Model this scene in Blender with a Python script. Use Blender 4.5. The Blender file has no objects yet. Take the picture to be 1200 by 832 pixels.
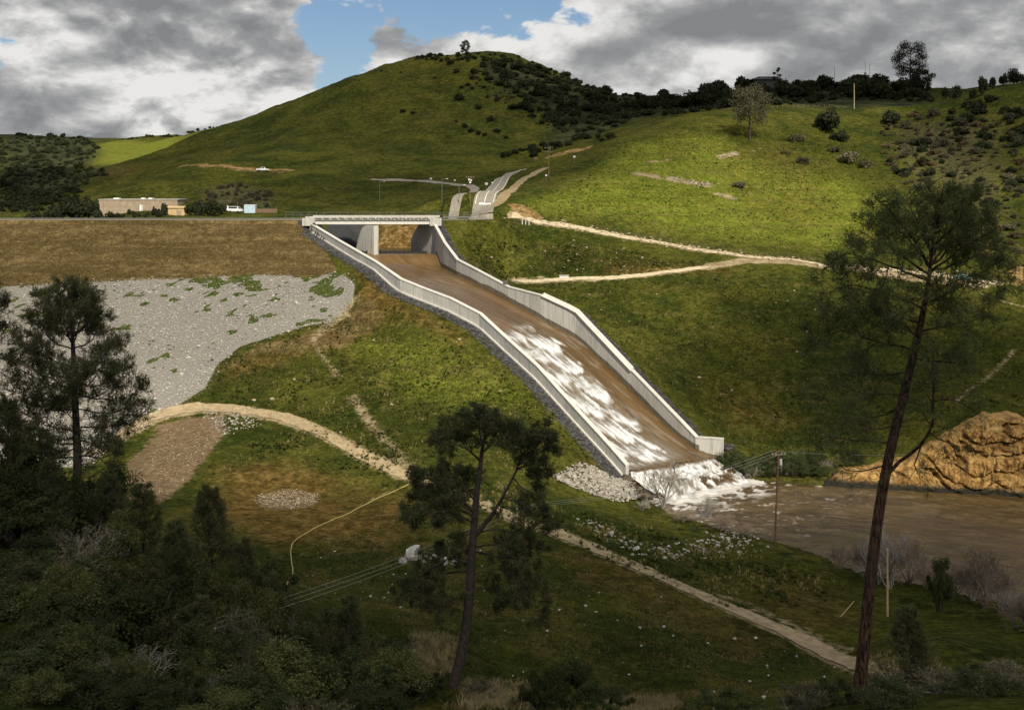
import bpy, math, random
import numpy as np
from math import radians, sin, cos, pi, sqrt

scene = bpy.context.scene
COL = scene.collection
R = np.random.RandomState

# ------------------------------------------------------------------ camera
# level camera, lens shifted down: world z = 100 is the eye, +y looks up the valley
F, CX, HZ, EYE = 1300.0, 600.0, 215.0, 100.0
cam_d = bpy.data.cameras.new("camera")
cam_d.sensor_width = 36.0
cam_d.lens = 36.0 * F / 1200.0
cam_d.shift_y = -(416.0 - HZ) / 1200.0
cam_d.clip_start = 0.5
cam_d.clip_end = 9000.0
cam = bpy.data.objects.new("camera", cam_d)
COL.objects.link(cam)
cam.location = (0, 0, EYE)
cam.rotation_euler = (radians(90), 0, 0)
scene.camera = cam

# ------------------------------------------------------------------ exposure, sun, sky
scene.view_settings.view_transform = 'Standard'
scene.view_settings.look = 'None'
scene.view_settings.exposure = 0.26
scene.view_settings.gamma = 1.0
scene.cycles.max_bounces = 5
scene.cycles.diffuse_bounces = 2
scene.cycles.glossy_bounces = 2
scene.cycles.transmission_bounces = 2
scene.cycles.volume_bounces = 0
scene.cycles.transparent_max_bounces = 12
scene.cycles.use_denoising = True

SUN_AZ, SUN_EL = radians(15), radians(43)     # from behind the camera, to the right
SV = np.array([sin(SUN_AZ) * cos(SUN_EL), -cos(SUN_AZ) * cos(SUN_EL), sin(SUN_EL)])
sun_d = bpy.data.lights.new("sun", 'SUN')
sun_d.energy = 5.0
sun_d.angle = radians(0.55)
sun_d.color = (1.0, 0.92, 0.78)
sun = bpy.data.objects.new("sun", sun_d)
COL.objects.link(sun)
sun.location = (0, -50, 400)
import mathutils
sun.rotation_euler = mathutils.Vector(SV).to_track_quat('Z', 'Y').to_euler()


class NT:
    """small helper for node trees"""
    def __init__(self, tree):
        self.t = tree
        self.n = tree.nodes
        self.n.clear()

    def node(self, kind, inputs=None, **props):
        n = self.n.new(kind)
        for k, v in props.items():
            setattr(n, k, v)
        for k, v in (inputs or {}).items():
            s = n.inputs[k]
            if hasattr(v, 'bl_idname') and hasattr(v, 'is_output'):
                self.t.links.new(v, s)
            else:
                s.default_value = v
        return n

    def math(self, op, a, b=0.0, c=None, clamp=False):
        d = {0: a, 1: b}
        if c is not None:
            d[2] = c
        return self.node('ShaderNodeMath', d, operation=op, use_clamp=clamp).outputs[0]

    def mix(self, f, a, b, blend='MIX'):
        n = self.n.new('ShaderNodeMix')
        n.data_type = 'RGBA'
        n.blend_type = blend
        for idx, v in ((0, f), (6, a), (7, b)):
            s = n.inputs[idx]
            if hasattr(v, 'is_output'):
                self.t.links.new(v, s)
            else:
                s.default_value = v if not (idx and len(v) == 3) else (*v, 1)
        return n.outputs[2]

    def noise(self, vec, scale, detail=4, rough=0.55, dist=0.0, dim='3D'):
        return self.node('ShaderNodeTexNoise', {'Vector': vec, 'Scale': scale, 'Detail': detail,
                                                'Roughness': rough, 'Distortion': dist}).outputs[0]

    def ss(self, v, lo, hi, to0=0.0, to1=1.0):
        n = self.node('ShaderNodeMapRange', {'Value': v, 'From Min': lo, 'From Max': hi, 'To Min': to0, 'To Max': to1},
                      interpolation_type='SMOOTHSTEP')
        return n.outputs[0]

    def vm(self, op, a, b=None, scale=None):
        n = self.n.new('ShaderNodeVectorMath')
        n.operation = op
        for idx, v in ((0, a), (1, b)):
            if v is None:
                continue
            s = n.inputs[idx]
            if hasattr(v, 'is_output'):
                self.t.links.new(v, s)
            else:
                s.default_value = v
        if scale is not None:
            s = n.inputs['Scale']
            if hasattr(scale, 'is_output'):
                self.t.links.new(scale, s)
            else:
                s.default_value = scale
        return n.outputs[0] if op not in ('LENGTH', 'DISTANCE', 'DOT_PRODUCT') else n.outputs[1]


world = bpy.data.worlds.new("World")
scene.world = world
world.use_nodes = True
w = NT(world.node_tree)
SKY_STRENGTH = 0.08
sky = w.node('ShaderNodeTexSky', sky_type='NISHITA', sun_disc=False)
sky.sun_elevation = SUN_EL
sky.sun_rotation = math.atan2(SV[0], SV[1])
sky.altitude = 100
sky.air_density = 1.0
sky.dust_density = 0.6
sky.ozone_density = 2.0
dirv = w.node('ShaderNodeTexCoord').outputs['Generated']
sq = w.vm('MULTIPLY', dirv, (1.0, 1.0, 1.85))


def pdir(px, py):
    v = np.array([(px - CX) / F, 1.0, (HZ - py) / F])
    return tuple(v / np.linalg.norm(v))


def cloud_density(vec, raw):
    big = w.noise(w.vm('ADD', vec, (3.1, 0.4, 1.7)), 6.5, 3, 0.5, 0.2)
    det = w.noise(w.vm('ADD', vec, (0.7, 5.2, 2.3)), 17.0, 10, 0.60, 0.25)
    d = w.math('ADD', w.math('MULTIPLY', big, 0.55), w.math('MULTIPLY', det, 0.55))
    # openings in the cover that show blue, and the two big cumulus heads
    for (px, py, r, amp) in ((392, 40, 0.030, -0.20), (568, 6, 0.060, -0.21), (392, 98, 0.022, -0.20), (14, 26, 0.022, -0.10), (500, 14, 0.03, -0.12),
                             (430, 75, 0.02, -0.10), (98, 150, 0.02, -0.05), (290, 100, 0.058, 0.16), (470, 75, 0.035, 0.10), (600, 75, 0.05, 0.12),
                             (900, 40, 0.20, 0.20), (1190, 60, 0.08, 0.14), (1100, 100, 0.06, 0.08), (100, 70, 0.12, 0.07), (250, 15, 0.08, 0.09)):
        c = w.vm('DISTANCE', raw, pdir(px, py))
        g = w.math('EXPONENT', w.math('MULTIPLY', w.math('POWER', w.math('DIVIDE', c, r), 2.0), -1.0))
        d = w.math('ADD', d, w.math('MULTIPLY', g, amp))
    return d


d0 = cloud_density(sq, dirv)
# light falls on the upper sides of the heaps; their undersides are grey
det0 = w.noise(w.vm('ADD', sq, (0.7, 5.2, 2.3)), 13.0, 9, 0.58, 0.25)
det1 = w.noise(w.vm('ADD', sq, (0.7, 5.2, 2.328)), 13.0, 9, 0.58, 0.25)
sm0 = w.noise(w.vm('ADD', sq, (2.2, 1.2, 0.3)), 8.0, 2, 0.5)
sm1 = w.noise(w.vm('ADD', sq, (2.2, 1.2, 0.36)), 8.0, 2, 0.5)
cover = w.ss(d0, 0.505, 0.565)
slope = w.math('ADD', w.math('MULTIPLY', w.math('SUBTRACT', det0, det1), 2.0), w.math('MULTIPLY', w.math('SUBTRACT', sm0, sm1), 1.5))
thick = w.ss(d0, 0.62, 0.90)
lit = w.math('ADD', slope, 0.72)
lit = w.math('SUBTRACT', lit, w.math('MULTIPLY', thick, 0.26))
rc = w.math('EXPONENT', w.math('MULTIPLY', w.math('POWER', w.math('DIVIDE', w.vm('DISTANCE', dirv, pdir(960, 20)), 0.21), 2.0), -1.0))
lit = w.math('SUBTRACT', lit, w.math('MULTIPLY', rc, 0.27))          # the heavier grey bank on the right
lc = w.math('EXPONENT', w.math('MULTIPLY', w.math('POWER', w.math('DIVIDE', w.vm('DISTANCE', dirv, pdir(200, 95)), 0.16), 2.0), -1.0))
lit = w.math('ADD', lit, w.math('MULTIPLY', lc, w.math('SUBTRACT', w.math('MULTIPLY', slope, 0.5), 0.13)))   # the sunlit heaps on the left
ramp = w.node('ShaderNodeValToRGB', {0: lit})
cr = ramp.color_ramp
cr.elements[0].position = 0.0
cr.elements[0].color = (0.25, 0.255, 0.265, 1)
cr.elements[1].position = 1.0
cr.elements[1].color = (0.88, 0.87, 0.85, 1)
for pos, c in ((0.35, (0.35, 0.355, 0.36)), (0.60, (0.51, 0.51, 0.505)), (0.8, (0.69, 0.685, 0.67))):
    e = cr.elements.new(pos)
    e.color = (*c, 1)
cloud_col = w.vm('SCALE', ramp.outputs[0], scale=0.77 / SKY_STRENGTH)
skycol = w.mix(1.0, sky.outputs[0], (0.72, 0.77, 0.84), 'MULTIPLY')
col = w.mix(cover, skycol, cloud_col)
bg = w.node('ShaderNodeBackground', {'Color': col, 'Strength': SKY_STRENGTH})
out = w.node('ShaderNodeOutputWorld', {'Surface': bg.outputs[0]})

# ------------------------------------------------------------------ numpy helpers
def _h(ix, iy, seed):
    n = (ix.astype(np.int64) * 374761393 + iy.astype(np.int64) * 668265263 + seed * 974711) & 0xffffffff
    n = ((n ^ (n >> 13)) * 1274126177) & 0xffffffff
    n = n ^ (n >> 16)
    return (n & 0xffff) / 65535.0


def vnoise(x, y, seed=0):
    x = np.asarray(x, float); y = np.asarray(y, float)
    ix = np.floor(x); iy = np.floor(y)
    fx = x - ix; fy = y - iy
    fx = fx * fx * fx * (fx * (fx * 6 - 15) + 10); fy = fy * fy * fy * (fy * (fy * 6 - 15) + 10)
    a = _h(ix, iy, seed); b = _h(ix + 1, iy, seed); c = _h(ix, iy + 1, seed); d = _h(ix + 1, iy + 1, seed)
    return (a + (b - a) * fx) * (1 - fy) + (c + (d - c) * fx) * fy


def fbm(x, y, oct=4, seed=0, gain=0.5):
    s = 0; amp = 1; tot = 0
    for k in range(oct):
        s = s + amp * vnoise(x * 2 ** k + 17.3 * k, y * 2 ** k - 9.1 * k, seed + k)
        tot += amp
        amp *= gain
    return s / tot


def sstep(lo, hi, v):
    t = np.clip((v - lo) / (hi - lo), 0, 1)
    return t * t * (3 - 2 * t)


def W(px, py, D):
    return ((px - CX) / F * D, D, EYE - (py - HZ) / F * D)


def sdist(px, py, poly, closed=True):
    """distance to polygon (negative outside) or to polyline (positive), plus parameter"""
    poly = np.asarray(poly, float)[:, :2]
    n = len(poly)
    best = np.full(px.shape, 1e9)
    inside = np.zeros(px.shape, bool)
    for i in range(n if closed else n - 1):
        a = poly[i]; b = poly[(i + 1) % n]
        ab = b - a
        t = np.clip(((px - a[0]) * ab[0] + (py - a[1]) * ab[1]) / max(ab @ ab, 1e-9), 0, 1)
        d = (px - a[0] - t * ab[0]) ** 2 + (py - a[1] - t * ab[1]) ** 2
        best = np.minimum(best, d)
        if closed:
            cond = (a[1] > py) != (b[1] > py)
            xi = a[0] + (py - a[1]) / (b[1] - a[1] + 1e-12) * (b[0] - a[0])
            inside ^= cond & (px < xi)
    best = np.sqrt(best)
    return np.where(inside, best, -best) if closed else best


# ------------------------------------------------------------------ spillway lines (plan + heights)
US, UD = 0.626, -0.780          # downstream direction in plan; across = (0.780, 0.626)
L_PTS = [W(365, 262, 330), W(400, 283, 311), W(442, 307, 292), W(472, 327.5, 281), W(498, 338, 276.5), W(530, 350, 270),
         W(565, 368, 263), W(592, 393, 255), W(632, 429, 244), W(680, 482, 232), W(715, 520, 224), W(737, 545, 219)]
R_PTS = [W(507, 261, 330), W(520, 285, 315), W(535, 305, 303), W(560, 318, 293), W(595, 337, 283), W(634, 347, 274),
         W(675, 366, 267), W(740, 435, 252), W(800, 497, 238), W(815, 513, 235), W(845, 515, 233)]


def to_sp(x, y):
    return US * x + UD * y, 0.780 * x + 0.626 * y


def sp_xy(s, p):
    # rows of the (nearly orthonormal) frame inverted
    det = US * 0.626 - UD * 0.780
    return (s * 0.626 - UD * p) / det, (US * p - 0.780 * s) / det


L_SP = np.array([(*to_sp(a, b), c) for a, b, c in L_PTS])
R_SP = np.array([(*to_sp(a, b), c) for a, b, c in R_PTS])
WAT_S = np.array([-330, -296, -283, -275, -262, -245, -229, -214, -198.5, -181, -169.5, -160, -154, -140])
WAT_Z = np.array([78.0, 78.0, 77.8, 77.3, 76.3, 75.0, 72.2, 68.2, 63.0, 53.9, 47.8, 43.9, 42.6, 42.3])


def wat_z(s):
    k = np.array([-3, -1.5, 0, 1.5, 3.0])
    return sum(np.interp(np.asarray(s) + d, WAT_S, WAT_Z) for d in k) / len(k)


def wat_xy(x, y):
    """water level of the chute: flat pool above the weir, then the ogee, then the slope"""
    s, p = to_sp(x, y)
    k = sstep(317.5, 326.5, y)
    return wat_z(s) * (1 - k) + 79.3 * k


def lp(s): return np.interp(s, L_SP[:, 0], L_SP[:, 1])
def lz(s): return np.interp(s, L_SP[:, 0], L_SP[:, 2])
def rp(s): return np.interp(s, R_SP[:, 0], R_SP[:, 1])
def rz(s): return np.interp(s, R_SP[:, 0], R_SP[:, 2])


S_END_L, S_END_R = L_SP[-1, 0], R_SP[-1, 0]
RIVER_Z = 39.3


def river_at(px, py):
    return W(px, py, (EYE - RIVER_Z) * F / (py - HZ))


RIVER = [river_at(*p) for p in ((738, 571), (748, 584), (775, 597), (800, 605), (830, 615), (880, 630), (940, 646), (1000, 668), (1080, 692),
                                (1150, 716), (1210, 736), (1320, 775), (1420, 800))]
RIVER += [river_at(*p) for p in ((1500, 600), (1320, 592), (1200, 584), (1100, 579), (1000, 573), (940, 569), (878, 563), (862, 558))]
RIVER += [(44.5, 234.5, 0), (34, 229, 0), (23.5, 221.5, 0)]

BL_FOOT = [river_at(*p)[:2] for p in ((950, 570), (985, 573), (1020, 574), (1060, 576), (1100, 578), (1140, 580), (1175, 582), (1210, 585), (1290, 590))]
BL_RIM = [(975, 552), (1000, 545), (1030, 541), (1060, 536), (1095, 515), (1125, 497), (1150, 483), (1178, 482), (1210, 492), (1300, 505)]
BL_RD = [231, 230, 229.5, 229, 229, 229.5, 230, 230.5, 229, 228]
BLUFF_PLAN = [(a, b - 5.0) for a, b in BL_FOOT] + [((px - CX) / F * D, D - 0.8) for (px, py), D in zip(BL_RIM, BL_RD)][::-1]

# ------------------------------------------------------------------ terrain control points (pixel, distance) and plan points
CP = [W(*p) for p in (
    # near field and the river flat
    (500, 565, 195), (640, 618, 170), (760, 675, 150), (860, 715, 140), (1000, 775, 125), (400, 640, 160), (520, 700, 132),
    (700, 760, 117), (860, 800, 108), (700, 830, 102), (540, 800, 92), (340, 680, 140), (300, 580, 190), (1100, 755, 122),
    (1180, 790, 116), (620, 830, 82), (860, 832, 86), (960, 832, 82), (1070, 812, 76), (1007, 822, 65), (1140, 800, 92), (1200, 815, 95),
    (420, 570, 196), (250, 540, 205), (160, 560, 196), (580, 560, 200), (690, 572, 208), (735, 562, 217), (820, 622, 191), (900, 645, 178),
    (1000, 685, 165), (1100, 715, 150), (960, 700, 158), (1060, 725, 145), (760, 600, 204), (680, 600, 188),
    # left abutment slope
    (150, 520, 225), (240, 478, 238), (300, 450, 246), (400, 420, 256), (520, 400, 258), (560, 440, 243), (600, 480, 229), (680, 530, 216),
    (450, 450, 242), (350, 495, 226), (430, 350, 286), (480, 520, 212), (550, 530, 211), (640, 520, 217),
    # right meadow
    (850, 521, 241), (870, 480, 255), (950, 450, 265), (1050, 478, 252), (1150, 478, 240), (1200, 485, 238), (1100, 420, 276), (950, 380, 290), (1190, 400, 285),
    (800, 400, 284), (700, 360, 300), (640, 340, 310), (850, 340, 308), (1000, 330, 312), (1150, 345, 310), (600, 328, 316), (830, 315, 318),
    (930, 310, 322), (1050, 322, 318), (1190, 335, 318), (760, 440, 262), (900, 520, 245), (960, 520, 243), (1040, 530, 236),
    (620, 258, 342), (700, 271, 339), (800, 290, 336), (980, 312, 328), (545, 290, 325), (560, 258, 335), (700, 300, 325), (800, 320, 315),
    (590, 300, 325), (560, 325, 305),
    # right hill
    (600, 240, 350), (660, 235, 360), (720, 240, 360), (800, 270, 348), (900, 289, 340), (1000, 297, 336), (650, 205, 405), (740, 160, 450), (690, 180, 430),
    (800, 137, 480), (880, 163, 440), (800, 220, 392), (950, 230, 388), (1000, 180, 432), (1000, 126, 510), (1080, 119, 530), (900, 127, 505), (1100, 200, 405),
    (1150, 170, 430), (1180, 120, 455), (1205, 96, 465), (1200, 200, 385), (1180, 280, 345), (1100, 270, 350), (1050, 150, 470),
    # skyline behind the right hill
    (770, 117, 640), (830, 110, 640), (900, 104, 650), (1000, 103, 640), (1080, 108, 610), (1110, 113, 590), (1150, 105, 560),
    # road corridor
    (563, 250, 345), (567, 240, 360), (577, 225, 390), (585, 212, 420), (600, 202, 450), (630, 196, 472), (645, 193.5, 485), (595, 222, 392),
    (540, 218, 432), (556, 226, 402), (510, 214, 445), (530, 238, 362), (535, 228, 395),
    # round hill
    (560, 190, 490), (500, 214, 450), (650, 172, 520), (700, 150, 560), (750, 120, 620), (640, 85, 670), (545, 64, 690), (480, 69, 690), (590, 66, 690), (400, 96, 680),
    (300, 136, 665), (240, 161, 645), (200, 187, 610), (450, 150, 570), (350, 180, 520), (550, 130, 600), (260, 192, 500), (340, 199, 490), (420, 206, 470),
    (700, 104, 670), (760, 112, 680), (150, 224, 470), (250, 232, 440), (300, 234, 430), (400, 228, 430), (330, 215, 455), (280, 215, 465),
    (120, 205, 600), (60, 247, 520), (120, 248, 450), (0, 250, 460), (200, 248, 420), (330, 246, 410), (430, 246, 400), (480, 247, 380),
    # far valley left
    (0, 158, 1500), (60, 160, 1450), (130, 163, 1350), (200, 160, 1250), (250, 151, 1080), (150, 185, 1000), (50, 200, 950), (20, 232, 760), (200, 172, 1000), (110, 180, 1150),
    (0, 190, 1100), (-100, 158, 1500), (-100, 200, 950), (-200, 160, 1500), (-200, 240, 600), (90, 200, 850), (160, 195, 800), (-60, 240, 620),
)]
CP += [(-150, 0, 104), (150, 0, 98), (0, 0, 97), (0, -100, 112), (-300, 0, 112), (300, 0, 96), (0, 32, 82), (-36, 40, 82), (40, 40, 80), (-300, -120, 120), (300, -200, 118),
       (-43, 110, 66.5), (-80, 110, 72), (-130, 110, 76), (-29, 62, 72.5), (-70, 62, 82), (-10, 62, 69.5), (-20, 100, 61.5), (-31, 98, 66), (-70, 150, 60),
       (-110, 172, 55), (-55, 155, 53), (-40, 165, 49), (-62, 190, 48), (-100, 210, 48.5), (-200, 200, 55), (-200, 120, 80), (60, 70, 66), (120, 90, 58), (200, 120, 48),
       (120, 140, 44), (200, 160, 41), (300, 200, 40), (200, 240, 50), (300, 260, 60), (250, 330, 80), (350, 400, 105), (260, 480, 140), (330, 560, 160), (120, 230, 50), (160, 300, 66),
       # upstream of the dam, and behind the ridges
       (-120, 350, 88), (-250, 360, 88), (-400, 400, 88), (-40, 372, 87), (-42, 390, 89), (-20, 360, 89.5), (-70, 385, 88.5), (-300, 300, 70), (-300, 250, 55),
       (-20, 820, 150), (-120, 820, 140), (100, 800, 135), (180, 760, 140), (260, 720, 140), (330, 680, 140), (-200, 800, 120), (-300, 1600, 130), (0, 1300, 110), (300, 1200, 120),
       (-800, 1800, 150), (-500, 900, 110), (-500, 600, 92), (600, 800, 150), (600, 300, 90), (0, 2500, 110), (1500, 2500, 110), (-1800, 2500, 110), (1500, 500, 110), (-1500, 500, 100),
       (1500, -500, 110), (-1500, -500, 110), (0, -600, 110), (-1500, 1500, 150), (900, 1500, 120)]
CP = np.array(CP, float)


def _ker(d2): return np.sqrt(d2 + 36.0)


_S = 100.0
_A = CP[:, :2]
_n = len(CP)
_K = _ker(((_A[:, None] - _A[None]) ** 2).sum(-1)) + np.eye(_n) * -0.25
_P = np.c_[np.ones(_n), _A / _S]
_M = np.block([[_K, _P], [_P.T, np.zeros((3, 3))]])
_wt = np.linalg.solve(_M, np.r_[CP[:, 2], 0, 0, 0])


def base_h(x, y):
    sh = x.shape
    x = x.ravel(); y = y.ravel()
    o = np.empty(len(x))
    for i in range(0, len(x), 20000):
        xx = x[i:i + 20000, None]; yy = y[i:i + 20000, None]
        k = _ker((xx - _A[:, 0]) ** 2 + (yy - _A[:, 1]) ** 2)
        o[i:i + 20000] = k @ _wt[:_n] + _wt[_n] + _wt[_n + 1] * xx[:, 0] / _S + _wt[_n + 2] * yy[:, 0] / _S
    return o.reshape(sh)


XA_L, XA_R = -59.6, -23.6       # bridge abutments
CREST_Z = 89.0
DAM_TOE = [(-900, 205), (-118, 212), (-98, 222), (-82, 230), (-72, 238), (-60, 244), (-52, 250), (-46, 262), (-44, 280), (-60, 329)]


def terrain(x, y):
    h = base_h(x, y)
    # natural roughness
    far = sstep(330, 700, y)
    h = h + (fbm(x / 9, y / 9, 4, 3) - 0.5) * (0.9 + 2.0 * far) + (fbm(x / 60, y / 60, 3, 8) - 0.5) * (1.0 + 8 * far)
    # gullies on the slopes
    # embankment dam: crest, then 1 : 2.5 down towards the viewer
    face = CREST_Z - 0.4 * (330 - y)
    face = face + (fbm(x / 5, y / 5, 4, 21) - 0.5) * 0.5 + (fbm(x / 25, y / 25, 3, 23) - 0.5) * 0.8
    dam_left = 1 - sstep(-66, -40, x + (330 - y) * 0.0)
    inplan = sdist(x, y, [(-900, 331), (-900, 150)] + [(a, b - 3) for a, b in DAM_TOE[1:]] + [(-59.6, 331)])
    wgt = sstep(-9, 5, inplan)
    h = np.where(y <= 331, np.maximum(h * 1.0, h * (1 - wgt) + face * wgt) * (inplan > -9) + h * (inplan <= -9), h)
    crest = (x < XA_L + 0.5)
    hc = np.where(y < 330, h, np.where(y < 342, CREST_Z, CREST_Z + (h - CREST_Z) * sstep(342, 356, y)))
    h = np.where(crest, hc, h)
    crest_r = (x > XA_R - 0.5) & (x < 8) & (y > 329.5) & (y < 344)
    h = np.where(crest_r, CREST_Z + (h - CREST_Z) * sstep(-3, 8, x), h)
    # spillway: backfill outside the walls, floor between them
    s, p = to_sp(x, y)
    L, Rr = lp(s), rp(s)
    inS = (s > L_SP[0, 0] - 4) & (s < S_END_L + 2)
    gl = lz(s) - np.interp(s, [-295, -262, -250, -240, -215, -185, -160], [2.2, 2.4, 2.2, 3.2, 3.2, 3.0, 2.6])
    dl = L - p
    tl = (1 - sstep(2.5, 15, dl)) * (dl > -1) * sstep(-298, -290, s) * (1 - sstep(S_END_L - 1.5, S_END_L + 7, s)) * (y < 330.5)
    h = h * (1 - tl) + gl * tl
    gr = rz(s) - np.interp(s, [-275, -258, -245, -215, -180, -158, -150], [0.4, 1.4, 1.4, 0.6, 0.9, 1.1, 2.2])
    dr = p - Rr
    tr = (1 - sstep(2.5, 16, dr)) * (dr > -1) * sstep(-276, -270, s) * (1 - sstep(S_END_R - 1, S_END_R + 7, s)) * (y < 330.5)
    h = h * (1 - tr) + gr * tr
    ins = (p > L - 0.75) & (p < Rr + 0.75) & (s < S_END_R + 0.2) & (y < 326)
    floor = wat_xy(x, y) - 1.0
    h = np.where(ins, np.minimum(floor, h), h)
    # approach channel behind the weir, with its banks under and beyond the bridge
    chan = (y >= 326) & (y < 384) & (x > -75) & (x < -10)
    dist_l = (x - XA_L) / 1.0
    bank_l = 89.0 - np.clip(dist_l, 0, 99) * 0.72
    bank_r = np.where(x > XA_R + 0.75, 89.0, 75.0) + 0 * x
    bank_b = 76.0 + np.clip(y - 354 + 0.25 * (x + 42), 0, 99) * 0.62 + (fbm(x / 3, y / 3, 3, 31) - .5) * 1.0
    ch = np.maximum(np.maximum(np.where(x < XA_R + 0.75, bank_l, 89.0), 75.5), np.maximum(bank_b, 75.5))
    ch = np.where((x > XA_R + 0.75) & (y > 342), np.maximum(ch, 89.0 - np.clip(y - 342, 0, 9) * 0.2), ch)
    h = np.where(chan & (x > XA_L) & (x < XA_R + 0.75), np.minimum(ch, np.maximum(h, 76)), h)
    under = (x > XA_L) & (x < XA_L + 16) & (y > 318) & (y < 330) & (p > L - 0.7)
    h = np.where(under, np.maximum(np.minimum(bank_l, 89.0), wat_xy(x, y) - 1.0), h)
    # river bed and banks
    near = (y > 140) & (y < 260) & (x > 10)
    rd = np.full(x.shape, -99.0)
    idx = np.where(near)
    rd[idx] = sdist(x[idx], y[idx], RIVER)
    rdn = rd + (fbm(x / 4, y / 4, 3, 41) - 0.5) * 1.6
    h = np.where(rdn > 0, np.minimum(h, RIVER_Z - 0.15 - 0.25 * np.clip(rdn, 0, 8)), np.where(rdn > -60, np.maximum(h, RIVER_Z + np.clip(-rdn * 0.3, 0, 0.5)), h))
    # the sandstone bluff has a mesh of its own: the ground stays low at its foot
    bl = np.full(x.shape, -99.0)
    bl[idx] = sdist(x[idx], y[idx], BLUFF_PLAN)
    h = np.where(bl > -0.3, np.minimum(h, RIVER_Z - 0.8), h)
    return h


def growing(a, step, g, lim):
    o = []
    while (a < lim) if step > 0 else (a > lim):
        step *= g
        a += step
        o.append(a)
    return o


_xc = list(np.arange(-118, 152, 0.8))
XS = np.array(growing(_xc[0], -0.8, 1.045, -2600)[::-1] + _xc + growing(_xc[-1], 0.8, 1.04, 2600))
_yc = list(np.arange(58, 350, 0.8))
_yb = []
_y = _yc[-1]; _st = 0.8
while _y < 800:
    _st = min(_st * 1.03, 2.6); _y += _st; _yb.append(_y)
YS = np.array(growing(_yc[0], -0.8, 1.08, -700)[::-1] + _yc + _yb + growing(_yb[-1], 2.6, 1.045, 4200))
GX, GY = np.meshgrid(XS, YS)
GH = terrain(GX, GY)


def ground(x, y):
    x = np.asarray(x, float); y = np.asarray(y, float)
    i = np.clip(np.searchsorted(XS, x) - 1, 0, len(XS) - 2)
    j = np.clip(np.searchsorted(YS, y) - 1, 0, len(YS) - 2)
    fx = (x - XS[i]) / (XS[i + 1] - XS[i]); fy = (y - YS[j]) / (YS[j + 1] - YS[j])
    fx = np.clip(fx, 0, 1); fy = np.clip(fy, 0, 1)
    return (GH[j, i] * (1 - fx) + GH[j, i + 1] * fx) * (1 - fy) + (GH[j + 1, i] * (1 - fx) + GH[j + 1, i + 1] * fx) * fy


_RD = np.concatenate([np.arange(45, 420, 0.4), np.arange(420, 900, 1.0), np.arange(900, 2600, 4.0)])


def hit(px, py, dmin=45):
    """where a sight line through a point of the photograph meets the ground"""
    D = _RD[_RD >= dmin]
    x = (px - CX) / F * D
    z = EYE - (py - HZ) / F * D
    g = ground(x, D)
    k = np.where(g >= z)[0]
    if len(k) == 0:
        k = np.array([np.argmin(np.where(D > dmin, z - g, 1e9))])
    k = k[0]
    if k > 0:
        a = (z - g)[k - 1]; b = (z - g)[k]
        t = a / (a - b + 1e-9) if a > 0 else 1.0
        d = D[k - 1] + t * (D[k] - D[k - 1])
    else:
        d = D[k]
    xx = (px - CX) / F * d
    return np.array([xx, d, float(ground(xx, d))])


def hits(pts, dmin=45): return np.array([hit(a, b, dmin) for a, b in pts])


# ------------------------------------------------------------------ mesh helpers
def mesh_from(name, V, faces, mats, smooth=False, fmat=None):
    """faces: list of int arrays (n,3) / (n,4)"""
    me = bpy.data.meshes.new(name)
    V = np.asarray(V, np.float32)
    faces = [np.asarray(f, np.int32) for f in faces if len(f)]
    nl = sum(f.size for f in faces)
    nf = sum(len(f) for f in faces)
    me.vertices.add(len(V)); me.vertices.foreach_set('co', V.ravel())
    me.loops.add(nl); me.loops.foreach_set('vertex_index', np.concatenate([f.ravel() for f in faces]))
    st = []; k = 0
    for f in faces:
        st.append(k + np.arange(len(f)) * f.shape[1]); k += f.size
    me.polygons.add(nf); me.polygons.foreach_set('loop_start', np.concatenate(st).astype(np.int32))
    me.polygons.foreach_set('use_smooth', np.full(nf, bool(smooth)))
    if not isinstance(mats, (list, tuple)):
        mats = [mats]
    for m in mats:
        me.materials.append(m)
    if fmat is not None:
        me.polygons.foreach_set('material_index', np.asarray(fmat, np.int32))
    me.update(calc_edges=True)
    me.validate()
    return me


def link(name, me, parent=None, loc=None):
    o = bpy.data.objects.new(name, me)
    COL.objects.link(o)
    if parent is not None:
        o.parent = parent
    if loc is not None:
        o.location = tuple(float(v) for v in loc)
    return o


def tag(o, label=None, cat=None, group=None, kind=None):
    if label: o['label'] = label
    if cat: o['category'] = cat
    if group: o['group'] = group
    if kind: o['kind'] = kind
    return o


def thing(name, label, cat, loc=(0, 0, 0), rz=0.0, group=None):
    o = bpy.data.objects.new(name, None)
    COL.objects.link(o)
    o.empty_display_size = 0.3
    o.location = tuple(float(v) for v in loc)
    o.rotation_euler = (0, 0, rz)
    return tag(o, label, cat, group)


def dup(root, loc, rz=0.0, scale=1.0, label=None, group=None):
    r = root.copy(); COL.objects.link(r)
    r.location = tuple(float(v) for v in loc)
    r.rotation_euler = (0, 0, rz)
    r.scale = (scale,) * 3 if np.isscalar(scale) else tuple(scale)
    if label: r['label'] = label
    if group: r['group'] = group
    for ch in list(root.children):
        c = ch.copy(); COL.objects.link(c); c.parent = r
        for g in ch.children:
            d = g.copy(); COL.objects.link(d); d.parent = c
    return r


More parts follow.
